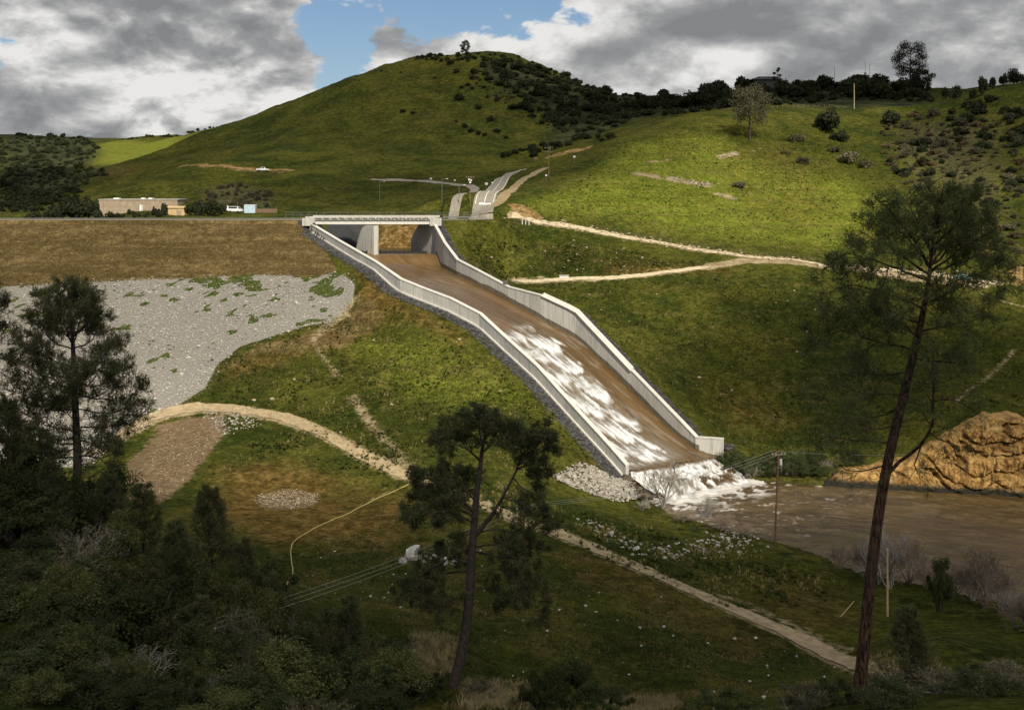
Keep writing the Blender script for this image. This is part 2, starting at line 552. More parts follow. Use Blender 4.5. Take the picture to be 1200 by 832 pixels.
class MB:
    """collects boxes, prisms and tubes into one mesh"""
    def __init__(self):
        self.V = []; self.T = []; self.Q = []; self.n = 0

    def add(self, V, Q=(), T=()):
        V = np.asarray(V, float)
        self.V.append(V)
        if len(Q): self.Q.append(np.asarray(Q) + self.n)
        if len(T): self.T.append(np.asarray(T) + self.n)
        self.n += len(V)
        return self

    def hexa(self, b, t):
        """bottom ring of four and top ring of four corner points, both counter-clockwise seen from above"""
        return self.add(list(b) + list(t), [(3, 2, 1, 0), (4, 5, 6, 7), (0, 1, 5, 4), (1, 2, 6, 5), (2, 3, 7, 6), (3, 0, 4, 7)])

    def box(self, c, size, rz=0.0):
        sx, sy, sz = [v / 2 for v in size]
        cs, sn = cos(rz), sin(rz)
        ring = [(-sx, -sy), (sx, -sy), (sx, sy), (-sx, sy)]
        r = [(c[0] + a * cs - b * sn, c[1] + a * sn + b * cs) for a, b in ring]
        return self.hexa([(x, y, c[2] - sz) for x, y in r], [(x, y, c[2] + sz) for x, y in r])

    def tube(self, pts, rad, sides=6, cap=True):
        V, Q = tube_arrays(pts, rad, sides)
        k = self.n
        self.add(V, Q)
        if cap:
            m = len(V)
            for ring, rev in ((0, True), (m - sides, False)):
                for i in range(1, sides - 1):
                    f = (ring, ring + i, ring + i + 1)
                    self.T.append(np.array([f[::-1] if rev else f]) + k)
        return self

    def mesh(self, name, mat, smooth=False):
        return mesh_from(name, np.concatenate(self.V), ([np.concatenate(self.Q)] if self.Q else []) + ([np.concatenate(self.T)] if self.T else []), mat, smooth)

    def build(self, name, mat, parent=None, loc=None, smooth=False):
        return link(name, self.mesh(name, mat, smooth), parent, loc)


def tube_arrays(pts, rad, sides=6):
    pts = np.asarray(pts, float)
    n = len(pts)
    rad = np.broadcast_to(np.asarray(rad, float), (n,))
    tan = np.gradient(pts, axis=0)
    tan /= np.linalg.norm(tan, axis=1)[:, None] + 1e-9
    ref = np.array([0.31, 0.93, 0.2]) if abs(tan[0, 2]) > 0.6 else np.array([0, 0, 1.0])
    a = np.cross(tan, ref); a /= np.linalg.norm(a, axis=1)[:, None] + 1e-9
    b = np.cross(tan, a)
    ang = np.arange(sides) / sides * 2 * pi
    V = pts[:, None] + rad[:, None, None] * (np.cos(ang)[None, :, None] * a[:, None] + np.sin(ang)[None, :, None] * b[:, None])
    i = np.arange(n - 1)[:, None] * sides; j = np.arange(sides)[None]; j2 = (j + 1) % sides
    Q = np.stack([i + j, i + sides + j, i + sides + j2, i + j2], -1).reshape(-1, 4)
    return V.reshape(-1, 3), Q


def ico():
    t = (1 + 5 ** .5) / 2
    v = np.array([(-1, t, 0), (1, t, 0), (-1, -t, 0), (1, -t, 0), (0, -1, t), (0, 1, t), (0, -1, -t), (0, 1, -t), (t, 0, -1), (t, 0, 1), (-t, 0, -1), (-t, 0, 1)], float)
    v /= np.linalg.norm(v[0])
    f = np.array([(0, 11, 5), (0, 5, 1), (0, 1, 7), (0, 7, 10), (0, 10, 11), (1, 5, 9), (5, 11, 4), (11, 10, 2), (10, 7, 6), (7, 1, 8), (3, 9, 4), (3, 4, 2), (3, 2, 6), (3, 6, 8), (3, 8, 9),
                  (4, 9, 5), (2, 4, 11), (6, 2, 10), (8, 6, 7), (9, 8, 1)])
    return v, f


def ico2(n=1):
    v, f = ico()
    for _ in range(n):
        v = list(map(tuple, v)); cache = {}; nf = []
        def mid(a, b):
            k = (min(a, b), max(a, b))
            if k not in cache:
                m = (np.array(v[a]) + np.array(v[b])); m /= np.linalg.norm(m)
                cache[k] = len(v); v.append(tuple(m))
            return cache[k]
        for a, b, c in f:
            x, y, z = mid(a, b), mid(b, c), mid(c, a)
            nf += [(a, x, z), (b, y, x), (c, z, y), (x, y, z)]
        v = np.array(v); f = np.array(nf)
    return v, f


def rocks(P, size, seed=0, flat=0.65, sink=0.15):
    """many small angular stones joined: P (n,3) ground points"""
    rng = R(seed)
    v0, f0 = ico()
    n = len(P)
    size = np.broadcast_to(size, (n,))
    jit = 1 + (rng.rand(n, 12, 1) - 0.5) * 0.7
    V = v0[None] * jit * (1 + (rng.rand(n, 1, 3) - .5) * 0.6)
    a = rng.rand(n) * 2 * pi
    c, s = np.cos(a)[:, None], np.sin(a)[:, None]
    V = np.stack([V[..., 0] * c - V[..., 1] * s, V[..., 0] * s + V[..., 1] * c, V[..., 2] * flat], -1)
    V = V * (size * 0.5)[:, None, None] + P[:, None]
    V[..., 2] += (size * sink)[:, None]
    Fc = f0[None] + (np.arange(n) * 12)[:, None, None]
    return V.reshape(-1, 3), Fc.reshape(-1, 3)


def set_attr(me, name, arr):
    a = me.attributes.new(name, 'FLOAT_COLOR', 'POINT')
    d = np.ones((len(me.vertices), 4), np.float32)
    d[:, :3] = arr
    a.data.foreach_set('color', d.ravel())


# ------------------------------------------------------------------ materials
def mat(name):
    m = bpy.data.materials.new(name)
    m.use_nodes = True
    t = NT(m.node_tree)
    return m, t


def finish(t, color, rough=0.85, bump=None, bstr=0.4, bdist=0.1, spec=0.15, metallic=0.0, trans=None):
    ins = {'Base Color': color if hasattr(color, 'is_output') else (*color, 1), 'Roughness': rough, 'Metallic': metallic, 'Specular IOR Level': spec}
    if bump is not None:
        ins['Normal'] = t.node('ShaderNodeBump', {'Height': bump, 'Strength': bstr, 'Distance': bdist}).outputs[0]
    p = t.node('ShaderNodeBsdfPrincipled', ins)
    sh = p.outputs[0]
    if trans:
        tr = t.node('ShaderNodeBsdfTranslucent', {'Color': (*trans[:3], 1)})
        sh = t.node('ShaderNodeMixShader', {0: trans[3], 1: sh, 2: tr.outputs[0]}).outputs[0]
    t.node('ShaderNodeOutputMaterial', {'Surface': sh})


def simple(name, color, rough=0.8, nscale=2.0, var=0.35, spec=0.3, metallic=0.0, bump=0.0, objvar=0.0, bscale=None):
    m, t = mat(name)
    pos = t.node('ShaderNodeTexCoord').outputs['Object']
    n = t.noise(pos, nscale, 5, 0.6)
    lo = tuple(c * (1 - var) for c in color); hi = tuple(min(1, c * (1 + var)) for c in color)
    c = t.mix(t.ss(n, 0.3, 0.7), lo, hi)
    if objvar:
        rnd = t.node('ShaderNodeObjectInfo').outputs['Random']
        f = t.math('ADD', t.math('MULTIPLY', rnd, 2 * objvar), 1 - objvar)
        c = t.vm('SCALE', c, scale=f)
    b = t.noise(pos, bscale or nscale * 4, 4, 0.6) if bump else None
    finish(t, c, rough, b, 0.6, bump, spec, metallic)
    return m


def leaf_mat(name, a, b, tr=0.25, scale=1.2, objvar=0.25):
    m, t = mat(name)
    pos = t.node('ShaderNodeTexCoord').outputs['Object']
    n = t.noise(pos, scale, 4, 0.6)
    c = t.mix(t.ss(n, 0.32, 0.68), a, b)
    rnd = t.node('ShaderNodeObjectInfo').outputs['Random']
    c = t.vm('SCALE', c, scale=t.math('ADD', t.math('MULTIPLY', rnd, 2 * objvar), 1 - objvar))
    mid = tuple((x + y) / 2 for x, y in zip(a, b))
    finish(t, c, 0.75, spec=0.08, trans=(mid[0] * 1.2, mid[1] * 1.3, mid[2] * 0.8, tr))
    return m


def concrete(name, color, stain=0.45):
    m, t = mat(name)
    pos = t.node('ShaderNodeTexCoord').outputs['Object']
    st = t.vm('MULTIPLY', pos, (1.3, 1.3, 0.12))
    n1 = t.noise(st, 1.4, 5, 0.65, 0.2)
    n2 = t.noise(pos, 0.5, 4, 0.6)
    n3 = t.noise(pos, 9.0, 4, 0.6)
    dark = tuple(c * (1 - stain) * k for c, k in zip(color, (1.02, 1.0, 0.92)))
    c = t.mix(t.ss(n1, 0.46, 0.72), color, dark)
    c = t.mix(t.math('MULTIPLY', t.ss(n2, 0.4, 0.7), 0.35), c, tuple(k * 0.72 for k in color))
    c = t.mix(t.math('MULTIPLY', n3, 0.25), c, tuple(min(1, k * 1.25) for k in color))
    rnd = t.node('ShaderNodeObjectInfo').outputs['Random']
    c = t.vm('SCALE', c, scale=t.math('ADD', t.math('MULTIPLY', rnd, 0.14), 0.93))
    finish(t, c, 0.85, n3, 0.5, 0.03)
    return m

# ------------------------------------------------------------------ ground: cover masks and mesh
vx, vy, vz = GX.ravel(), GY.ravel(), GH.ravel()
MK = {k: np.zeros(len(vx)) for k in ('brown', 'riprap', 'dirt', 'gravel', 'dry', 'scrub', 'lush_lit', 'rock', 'wood', 'earth')}


def paint(key, poly, soft=3.0, val=1.0, plan=False, dmin=45):
    pts = np.asarray(poly, float)[:, :2] if plan else hits(poly, dmin)[:, :2]
    lo = pts.min(0) - soft * 2; hi = pts.max(0) + soft * 2
    i = np.where((vx > lo[0]) & (vx < hi[0]) & (vy > lo[1]) & (vy < hi[1]))[0]
    d = sdist(vx[i], vy[i], pts)
    MK[key][i] = np.maximum(MK[key][i], val * sstep(-soft, soft, d))


def stroke(key, poly, wid, soft=1.0, val=1.0, plan=False, dmin=45):
    pts = np.asarray(poly, float)[:, :2] if plan else hits(poly, dmin)[:, :2]
    m = wid + soft * 2
    lo = pts.min(0) - m; hi = pts.max(0) + m
    i = np.where((vx > lo[0]) & (vx < hi[0]) & (vy > lo[1]) & (vy < hi[1]))[0]
    d = sdist(vx[i], vy[i], pts, closed=False)
    MK[key][i] = np.maximum(MK[key][i], val * (1 - sstep(wid - soft, wid + soft, d)))


RIP_PX = [(0, 336), (100, 331), (200, 327), (300, 322), (395, 318), (416, 333), (414, 350), (385, 378), (330, 390), (280, 407), (254, 428), (240, 455), (205, 478), (140, 512), (90, 548)]
_rp = hits(RIP_PX)[:, :2]
RIP_PLAN = [(-190, _rp[0][1] - 1.5)] + [tuple(a) for a in _rp] + [(-110, 205), (-190, 196)]
paint('riprap', RIP_PLAN, 1.6, plan=True)
_top = [(-400, _rp[0][1] - 2.0)] + [tuple(a) for a in _rp[:5]]
paint('brown', _top + [(-51, 306), (-57, 322), (-60, 330), (-60, 343), (-400, 343)], 1.2, plan=True)
paint('brown', [(415, 352), (440, 345), (455, 372), (400, 412), (300, 420), (262, 440), (238, 470), (258, 430), (300, 402), (385, 382)], 5.0, 0.72)
paint('dry', [(398, 300), (470, 345), (560, 400), (540, 410), (460, 375), (420, 400), (330, 430), (262, 450), (250, 430), (340, 395), (400, 372), (420, 335)], 7, 0.9)
# spillway backfill
s_, p_ = to_sp(vx, vy)
dl_, dr_ = lp(s_) - p_, p_ - rp(s_)
on_ = (vy < 331) & (s_ < S_END_L + 3) & (s_ > -300)
MK['gravel'] = np.maximum(MK['gravel'], on_ * (dl_ > -2) * (1 - sstep(1.9, 4.0, dl_)))
MK['gravel'] = np.maximum(MK['gravel'], on_ * (dr_ > -2) * (1 - sstep(2.2, 5.0, dr_)) * (1 - 0.75 * sstep(-238, -232, s_) * (1 - sstep(-222, -212, s_))))
MK['gravel'] = np.maximum(MK['gravel'], ((vx > -62) & (vx < -46) & (vy > 322) & (vy < 376)) * 1.0)
# roads and bare soil
ROAD_PX = [(100, 533), (150, 506), (190, 486), (235, 478), (290, 482), (345, 494), (400, 519), (450, 545), (500, 566), (560, 588), (640, 620), (720, 653), (800, 688), (870, 718), (940, 750), (1000, 778), (1060, 806)]
ROAD = hits(ROAD_PX, 110)
stroke('dirt', ROAD, 2.4, 1.3, 0.8, plan=True)
stroke('dirt', hits([(810, 690), (870, 705), (930, 735), (985, 760)], 100), 2.0, 1.2, 0.55, plan=True)
for pl, wd, v in (([(415, 352), (400, 372), (372, 392)], 2.6, 0.8), ([(366, 396), (380, 420), (398, 443)], 1.8, 0.72), ([(412, 465), (430, 490), (450, 515), (474, 536)], 2.2, 0.8),
                  ([(455, 535), (480, 545), (500, 558)], 2.0, 0.8), ([(478, 566), (455, 576), (432, 586)], 0.6, 0.7),
                  ([(745, 204), (770, 208)], 2.6, 1.25), ([(785, 210), (830, 217)], 2.8, 1.25), ([(843, 184), (862, 180)], 2.4, 1.3), ([(842, 228), (858, 232)], 2.4, 1.3), ([(760, 190), (785, 188)], 1.8, 1.0),
                  ([(880, 178), (892, 174)], 1, 0.8), ([(660, 216), (700, 203), (740, 192)], 1.2, 0.5), ([(740, 152), (770, 142), (800, 140)], 1.0, 0.6),
                  ([(930, 124), (970, 126), (1010, 126), (1060, 122)], 2.0, 0.55), ([(1120, 470), (1160, 440), (1190, 410)], 1.6, 0.75), ([(1150, 345), (1200, 360)], 1.2, 0.8)):
    stroke('dirt', pl, wd * 0.7, wd * 0.95, v * 0.95)
TRAIL_UP = hits([(600, 254), (625, 259), (660, 264), (700, 272), (750, 281), (800, 290), (850, 297), (900, 303), (950, 308), (990, 314), (1050, 318), (1110, 324), (1170, 332)])
TRAIL_LOW = hits([(600, 329), (640, 329), (690, 327), (740, 324), (790, 318), (830, 313)])
stroke('dirt', TRAIL_UP, 1.8, 1.4, 0.85, plan=True)
stroke('dirt', hits([(830, 313), (870, 306), (930, 308), (980, 313), (1060, 326), (1150, 334)]), 2.4, 1.5, 0.85, plan=True)
stroke('dirt', TRAIL_LOW, 1.3, 1.0, 0.9, plan=True)
paint('dirt', [(590, 322), (640, 322), (640, 332), (600, 332)], 1.5, 0.8)
paint('earth', [(150, 540), (185, 498), (225, 488), (262, 487), (264, 508), (228, 552), (185, 590), (150, 590)], 3.0)
paint('earth', [(300, 580), (335, 573), (372, 578), (372, 592), (335, 598), (305, 594)], 1.2, 0.9)
paint('dry', [(250, 545), (330, 535), (430, 560), (500, 585), (500, 640), (400, 640), (300, 640), (220, 600)], 10, 0.95)
paint('dry', [(640, 630), (740, 660), (860, 720), (940, 762), (880, 780), (760, 720), (660, 680)], 7, 0.75)
paint('dry', [(900, 650), (1000, 690), (1030, 730), (960, 760), (860, 700)], 4, 0.6)
paint('dry', [(640, 770), (760, 800), (860, 830), (600, 830)], 4, 0.6)
paint('dry', [(790, 430), (900, 450), (980, 500), (880, 520), (840, 500)], 10, 0.6)
paint('dry', [(900, 340), (1010, 350), (1000, 400), (930, 400)], 10, 0.4)
paint('dry', [(680, 520), (740, 560), (735, 575), (660, 552)], 3, 0.6)
paint('dry', [(820, 170), (930, 165), (1010, 250), (940, 280), (860, 240)], 8, 0.5)
paint('dry', [(700, 300), (860, 310), (860, 325), (700, 325)], 3, 0.6)
paint('rock', [(590, 240), (628, 246), (640, 258), (610, 259)], 2.0, 0.9)
stroke('rock', [(214, 194.5), (240, 195), (275, 197), (312, 199), (342, 199.5)], 2.6, 3.5, 0.85)
stroke('dirt', [(250, 198), (300, 201), (330, 202)], 1.2, 1.2, 0.7)
stroke('rock', [(645, 184), (668, 177), (690, 173)], 3.0, 4.0, 0.8)
paint('rock', [(720, 315), (800, 312), (810, 322), (725, 325)], 1.5, 0.5)
paint('rock', [(-46, 349), (-29, 349), (-27, 368), (-46, 372)], 2.0, 0.5, plan=True)
paint('dry', [(-46, 349), (-29, 349), (-27, 372), (-46, 376)], 2.0, 1.0, plan=True)
stroke('rock', [(995, 123), (1035, 122), (1072, 121)], 1.5, 2.5, 0.62)
for q_ in ([(1062, 165), (1082, 172)], [(1088, 158), (1080, 180)], [(1100, 236), (1112, 246)], [(1150, 255), (1168, 268)], [(1120, 200), (1135, 206)]):
    stroke('dirt', q_, 1.5, 3.0, 0.7)
paint('rock', [(1182, 315), (1200, 310), (1200, 335), (1185, 335)], 1.5, 0.9)
paint('lush_lit', [(600, 246), (660, 222), (740, 168), (830, 158), (900, 196), (1000, 210), (1060, 250), (990, 293), (880, 282), (800, 274), (700, 252)], 24, 1.0)
paint('lush_lit', [(400, 390), (500, 375), (600, 430), (680, 510), (580, 490), (450, 480), (420, 440)], 12, 0.62)
paint('lush_lit', [(550, 262), (700, 280), (830, 320), (640, 318), (560, 300)], 6, 0.25)
paint('lush_lit', [(640, 640), (720, 660), (680, 700), (560, 690), (520, 650)], 6, 0.35)
paint('scrub', [(1030, 145), (1075, 135), (1200, 135), (1200, 330), (1130, 305), (1080, 240), (1035, 195)], 22, 0.62)
paint('scrub', [(232, 246), (235, 225), (270, 214), (320, 222), (332, 246)], 14, 0.8)
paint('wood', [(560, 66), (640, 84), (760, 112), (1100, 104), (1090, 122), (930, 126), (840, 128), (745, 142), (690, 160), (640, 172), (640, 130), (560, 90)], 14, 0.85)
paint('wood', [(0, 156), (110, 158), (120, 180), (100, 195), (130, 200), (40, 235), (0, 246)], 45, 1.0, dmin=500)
paint('lush_lit', [(100, 170), (150, 164), (218, 158), (212, 174), (160, 186), (125, 202), (95, 200)], 40, 1.0, dmin=700)  # sunlit patch on the far ridge, put into the grass colour
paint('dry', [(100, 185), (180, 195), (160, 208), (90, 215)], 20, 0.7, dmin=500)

# terrain material
gm, t = mat('ground_cover')
pos = t.node('ShaderNodeTexCoord').outputs['Object']
A = {}
for grp in (('brown', 'riprap', 'dirt'), ('gravel', 'dry', 'scrub'), ('lush_lit', 'rock', 'wood'), ('earth', 'wet', 'spare')):
    a = t.node('ShaderNodeAttribute', attribute_name='m_' + grp[0])
    sep = t.node('ShaderNodeSeparateColor', {0: a.outputs['Color']})
    for k, nm in enumerate(grp):
        A[nm] = sep.outputs[k]
n_fine = t.noise(pos, 2.6, 6, 0.65, 0.2)
n_mid = t.noise(pos, 0.42, 6, 0.6, 0.4)
n_big = t.noise(pos, 0.045, 5, 0.58, 0.5)
n_edge = t.noise(pos, 0.8, 6, 0.7, 0.3)
n_grit = t.noise(pos, 7.0, 4, 0.7)
n_clump = t.noise(pos, 1.25, 7, 0.72, 0.15)


def edged(key, k=0.8, lo=0.38, hi=0.62):
    return t.ss(t.math('ADD', A[key], t.math('MULTIPLY', t.math('SUBTRACT', n_edge, 0.5), k)), lo, hi)


g = t.mix(t.ss(n_big, 0.35, 0.66), (0.042, 0.056, 0.010), (0.104, 0.108, 0.018))
g = t.mix(t.ss(n_mid, 0.34, 0.68), t.vm('SCALE', g, scale=0.62), g)
g = t.mix(t.math('MULTIPLY', t.ss(n_mid, 0.56, 0.72), 0.55), g, (0.115, 0.098, 0.024))
lush_lit = t.mix(t.ss(n_mid, 0.3, 0.7), (0.108, 0.142, 0.014), (0.200, 0.208, 0.032))
lush_lit = t.mix(t.math('MULTIPLY', t.ss(n_big, 0.5, 0.72), 0.6), lush_lit, (0.165, 0.150, 0.035))
g = t.mix(edged('lush_lit', 0.9, 0.25, 0.8), g, lush_lit)
dry = t.mix(t.ss(n_mid, 0.35, 0.68), (0.080, 0.054, 0.013), (0.190, 0.122, 0.038))
dry = t.mix(t.math('MULTIPLY', t.ss(n_big, 0.52, 0.64), 0.5), dry, (0.062, 0.064, 0.013))
g = t.mix(edged('dry', 1.2, 0.3, 0.95), g, dry)
# fine blades and tufts
terr = t.noise(t.vm('MULTIPLY', pos, (0.035, 0.035, 1.05)), 1.0, 5, 0.65, 0.5)
g = t.mix(t.math('MULTIPLY', t.ss(terr, 0.48, 0.64), 0.55), g, t.mix(t.ss(n_mid, 0.4, 0.6), t.vm('SCALE', g, scale=0.6), (0.120, 0.098, 0.030)))
g = t.mix(t.ss(n_clump, 0.40, 0.60), t.vm('SCALE', g, scale=0.66), t.vm('SCALE', g, scale=1.32))
g = t.mix(t.math('MULTIPLY', t.ss(n_fine, 0.42, 0.75), 0.5), t.vm('SCALE', g, scale=0.75), t.vm('SCALE', g, scale=1.5))
scr = t.mix(t.ss(n_edge, 0.4, 0.62), (0.024, 0.028, 0.012), (0.12, 0.105, 0.055))
g = t.mix(t.math('MULTIPLY', edged('scrub', 1.3, 0.4, 0.7), 0.8), g, scr)
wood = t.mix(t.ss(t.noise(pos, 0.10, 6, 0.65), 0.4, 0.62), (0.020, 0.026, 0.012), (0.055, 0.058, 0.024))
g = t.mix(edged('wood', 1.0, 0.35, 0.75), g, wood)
br = t.mix(t.ss(n_mid, 0.33, 0.68), (0.090, 0.062, 0.022), (0.205, 0.150, 0.064))
band = t.noise(t.vm('MULTIPLY', pos, (0.03, 0.03, 0.55)), 1.0, 4, 0.65, 0.3)
br = t.mix(t.math('MULTIPLY', t.ss(band, 0.42, 0.60), 0.8), br, (0.075, 0.052, 0.018))
br = t.mix(t.math('MULTIPLY', t.ss(n_grit, 0.55, 0.7), 0.5), br, (0.30, 0.24, 0.13))
br = t.mix(t.ss(n_clump, 0.40, 0.60), t.vm('SCALE', br, scale=0.72), t.vm('SCALE', br, scale=1.25))
g = t.mix(edged('brown', 0.7), g, br)
rip = t.mix(t.ss(n_grit, 0.4, 0.65), (0.14, 0.128, 0.106), (0.36, 0.335, 0.29))
rip = t.mix(t.ss(A['spare'], 0.35, 0.65), rip, t.mix(t.ss(n_clump, 0.4, 0.6), (0.035, 0.050, 0.010), (0.085, 0.098, 0.025)))
g = t.mix(edged('riprap', 0.35), g, rip)
di = t.mix(t.ss(n_mid, 0.3, 0.7), (0.21, 0.155, 0.080), (0.37, 0.295, 0.18))
di = t.mix(t.math('MULTIPLY', t.ss(n_grit, 0.5, 0.75), 0.4), di, (0.16, 0.12, 0.06))
g = t.mix(edged('dirt', 1.5, 0.42, 0.78), g, di)
ea = t.mix(t.ss(n_edge, 0.35, 0.7), (0.115, 0.078, 0.040), (0.210, 0.155, 0.090))
g = t.mix(edged('earth', 1.1), g, ea)
ro = t.mix(t.ss(n_mid, 0.35, 0.65), (0.13, 0.075, 0.026), (0.33, 0.22, 0.095))
g = t.mix(edged('rock', 1.0, 0.42, 0.66), g, ro)
gv = t.mix(t.ss(n_grit, 0.4, 0.65), (0.030, 0.030, 0.030), (0.085, 0.084, 0.082))
g = t.mix(edged('gravel', 0.7), g, gv)
g = t.mix(A['wet'], g, (0.035, 0.028, 0.016))
hgt = t.math('ADD', t.math('MULTIPLY', n_fine, 0.6), t.math('MULTIPLY', n_mid, 1.2))
hgt = t.math('ADD', hgt, t.math('MULTIPLY', n_grit, 0.25))
finish(t, g, 0.95, hgt, 1.0, 0.45, 0.02)


def smooth_grid():
    pass


MK['wet'] = np.zeros(len(vx))


def weedy(x, y):
    topd = np.interp(x, _rp[:5, 0], _rp[:5, 1]) - y
    return fbm(x / 3.2, y / 2.6, 5, 141) + 0.13 * (1 - sstep(3, 16, topd)) * sstep(-100, -78, x) - 0.10 * sstep(18, 30, topd)


MK['spare'] = sstep(0.63, 0.72, weedy(vx, vy))
_i = np.where((vx > 5) & (vx < 220) & (vy > 120) & (vy < 260))[0]
MK['wet'][_i] = sstep(-1.2, 0.2, sdist(vx[_i], vy[_i], RIVER)) * 1.0
_nx, _ny = len(XS), len(YS)
_ii = np.arange(_ny - 1)[:, None] * _nx + np.arange(_nx - 1)[None]
_Q = np.stack([_ii, _ii + 1, _ii + 1 + _nx, _ii + _nx], -1).reshape(-1, 4)
_cx = (GX[:-1, :-1] + GX[1:, 1:]).ravel() / 2; _cy = (GY[:-1, :-1] + GY[1:, 1:]).ravel() / 2
_dam = ((sdist(_cx, _cy, [(-900, 342), (-900, 214)] + DAM_TOE[1:-1] + [(-56, 322), (-60, 330), (-60, 342)]) > 0) & (_cx > -400))
_far = (_cy > 900) | (np.abs(_cx) > 620)


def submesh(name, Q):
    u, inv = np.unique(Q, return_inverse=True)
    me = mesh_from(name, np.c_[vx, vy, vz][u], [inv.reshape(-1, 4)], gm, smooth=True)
    for grp in (('brown', 'riprap', 'dirt'), ('gravel', 'dry', 'scrub'), ('lush_lit', 'rock', 'wood'), ('earth', 'wet', 'spare')):
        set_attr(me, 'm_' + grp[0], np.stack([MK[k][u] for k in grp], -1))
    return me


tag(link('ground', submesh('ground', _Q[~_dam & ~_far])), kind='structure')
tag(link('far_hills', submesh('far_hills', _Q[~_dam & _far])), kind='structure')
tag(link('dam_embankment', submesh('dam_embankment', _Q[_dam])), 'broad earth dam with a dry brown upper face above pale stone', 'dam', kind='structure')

# ------------------------------------------------------------------ roads as ribbons draped on the ground
def resample(P, step):
    P = np.asarray(P, float)
    n = len(P)
    out = []
    for i in range(n - 1):
        p0, p1, p2, p3 = P[max(i - 1, 0)], P[i], P[i + 1], P[min(i + 2, n - 1)]
        m = max(2, int(np.linalg.norm(p2 - p1) / step))
        for k in range(m):
            u = k / m
            out.append(0.5 * ((2 * p1) + (-p0 + p2) * u + (2 * p0 - 5 * p1 + 4 * p2 - p3) * u * u + (-p0 + 3 * p1 - 3 * p2 + p3) * u ** 3))
    out.append(P[-1])
    return np.array(out)


def ribbon_arrays(P, width, step=0.8, lift=0.07, nc=5, off=0.0, wob=0.0, smoothz=0):
    C = resample(np.asarray(P, float)[:, :2], step)
    tn = np.gradient(C, axis=0); tn /= np.linalg.norm(tn, axis=1)[:, None] + 1e-9
    nr = np.c_[tn[:, 1], -tn[:, 0]]
    m = len(C)
    width = np.interp(np.linspace(0, 1, m), np.linspace(0, 1, np.size(width)), np.atleast_1d(width))
    e = np.linspace(-0.5, 0.5, nc)
    jit = np.zeros((m, nc))
    if wob:
        for k, c in ((0, 0), (nc - 1, 1)):
            jit[:, k] = (fbm(np.arange(m) * step / 2.0, np.full(m, 7.7 * c), 3, 91 + c) - 0.5) * wob
    XY = C[:, None] + nr[:, None] * ((e[None] * width[:, None]) + off + jit)[..., None]
    g0 = ground(XY[..., 0], XY[..., 1])
    mid = np.max([ground(XY[..., 0] + dx, XY[..., 1] + dy) for dx in (-.15, .15) for dy in (-.15, .15)], axis=0)
    Z = np.maximum(g0, mid) + lift
    V = np.concatenate([XY, Z[..., None]], -1).reshape(-1, 3)
    i = np.arange(m - 1)[:, None] * nc; j = np.arange(nc - 1)[None]
    Q = np.stack([i + j, i + j + nc, i + j + nc + 1, i + j + 1], -1).reshape(-1, 4)
    return V, Q


def road_mat(name, a, b, rut=0.0):
    m, t = mat(name)
    pos = t.node('ShaderNodeTexCoord').outputs['Object']
    n1 = t.noise(pos, 0.9, 6, 0.65, 0.3); n2 = t.noise(pos, 6.0, 4, 0.7)
    c = t.mix(t.ss(n1, 0.3, 0.7), a, b)
    c = t.mix(t.math('MULTIPLY', t.ss(n2, 0.5, 0.75), 0.35), c, tuple(k * 0.5 for k in a))
    finish(t, c, 0.95, t.math('ADD', n1, t.math('MULTIPLY', n2, 0.4)), 0.6, 0.12, 0.1)
    return m


M_dirt = road_mat('pale_dirt', (0.25, 0.185, 0.10), (0.40, 0.315, 0.19))
M_dirt2 = road_mat('cream_dirt', (0.36, 0.29, 0.18), (0.55, 0.46, 0.31))
M_asph = road_mat('worn_asphalt', (0.19, 0.172, 0.138), (0.29, 0.26, 0.205))
M_paint = simple('road_paint', (0.62, 0.60, 0.54), 0.8, 1.5, 0.2)
M_rut = road_mat('grassy_rut', (0.20, 0.155, 0.075), (0.31, 0.24, 0.135))


def road(name, P, width, m, **kw):
    V, Q = ribbon_arrays(P, width, **kw)
    return tag(link(name, mesh_from(name, V, [Q], m, smooth=True)), kind='structure')


road('dirt_road', ROAD, 3.0, M_dirt, wob=1.1, nc=7)
road('hill_track', TRAIL_UP, 2.2, M_dirt2, wob=1.4)
road('foot_path', TRAIL_LOW, 1.6, M_dirt2, wob=0.8)
MAIN = np.array([((px - CX) / F * D, D, 0) for px, D in ((563.5, 334), (564, 345), (567.5, 361), (573, 377), (579, 394), (585.5, 413), (594, 434), (605, 452), (620, 466), (638, 478), (652, 488))])
road('asphalt_road', MAIN, [7.6, 7.2, 6.8, 6.5, 6.5, 6.5, 6.5], M_asph, lift=0.12)
tag(link('centre_line', mesh_from('centre_line', *[(a, [b]) for a, b in [ribbon_arrays(MAIN[2:], 0.25, lift=0.16, nc=3)]][0], M_paint)), kind='structure')
for off in (2.9, -2.9):
    tag(link('edge_line', mesh_from('edge_line', *[(a, [b]) for a, b in [ribbon_arrays(MAIN[2:], 0.2, lift=0.16, nc=3, off=off)]][0], M_paint)), kind='structure')
_a, _b = hit(560, 239.5), hit(578, 239.5)
road('stop_line', [_a + (_b - _a) * 0.08, _a + (_b - _a) * 0.86], 1.3, M_paint, lift=0.17, nc=3)
road('side_road', [((px - CX) / F * D, D, 0) for px, D in ((526, 349), (534, 362), (545, 380), (553, 396), (556.5, 409), (553, 419), (543, 428), (525, 438), (500, 448), (470, 456), (435, 462))], [3.4, 3.4, 3.4, 3.2, 3.2], M_asph, lift=0.14)
road('gravel_track', hits([(578, 244), (590, 231), (610, 214), (640, 197)]), 4.0, M_rut, lift=0.12, wob=1.5)
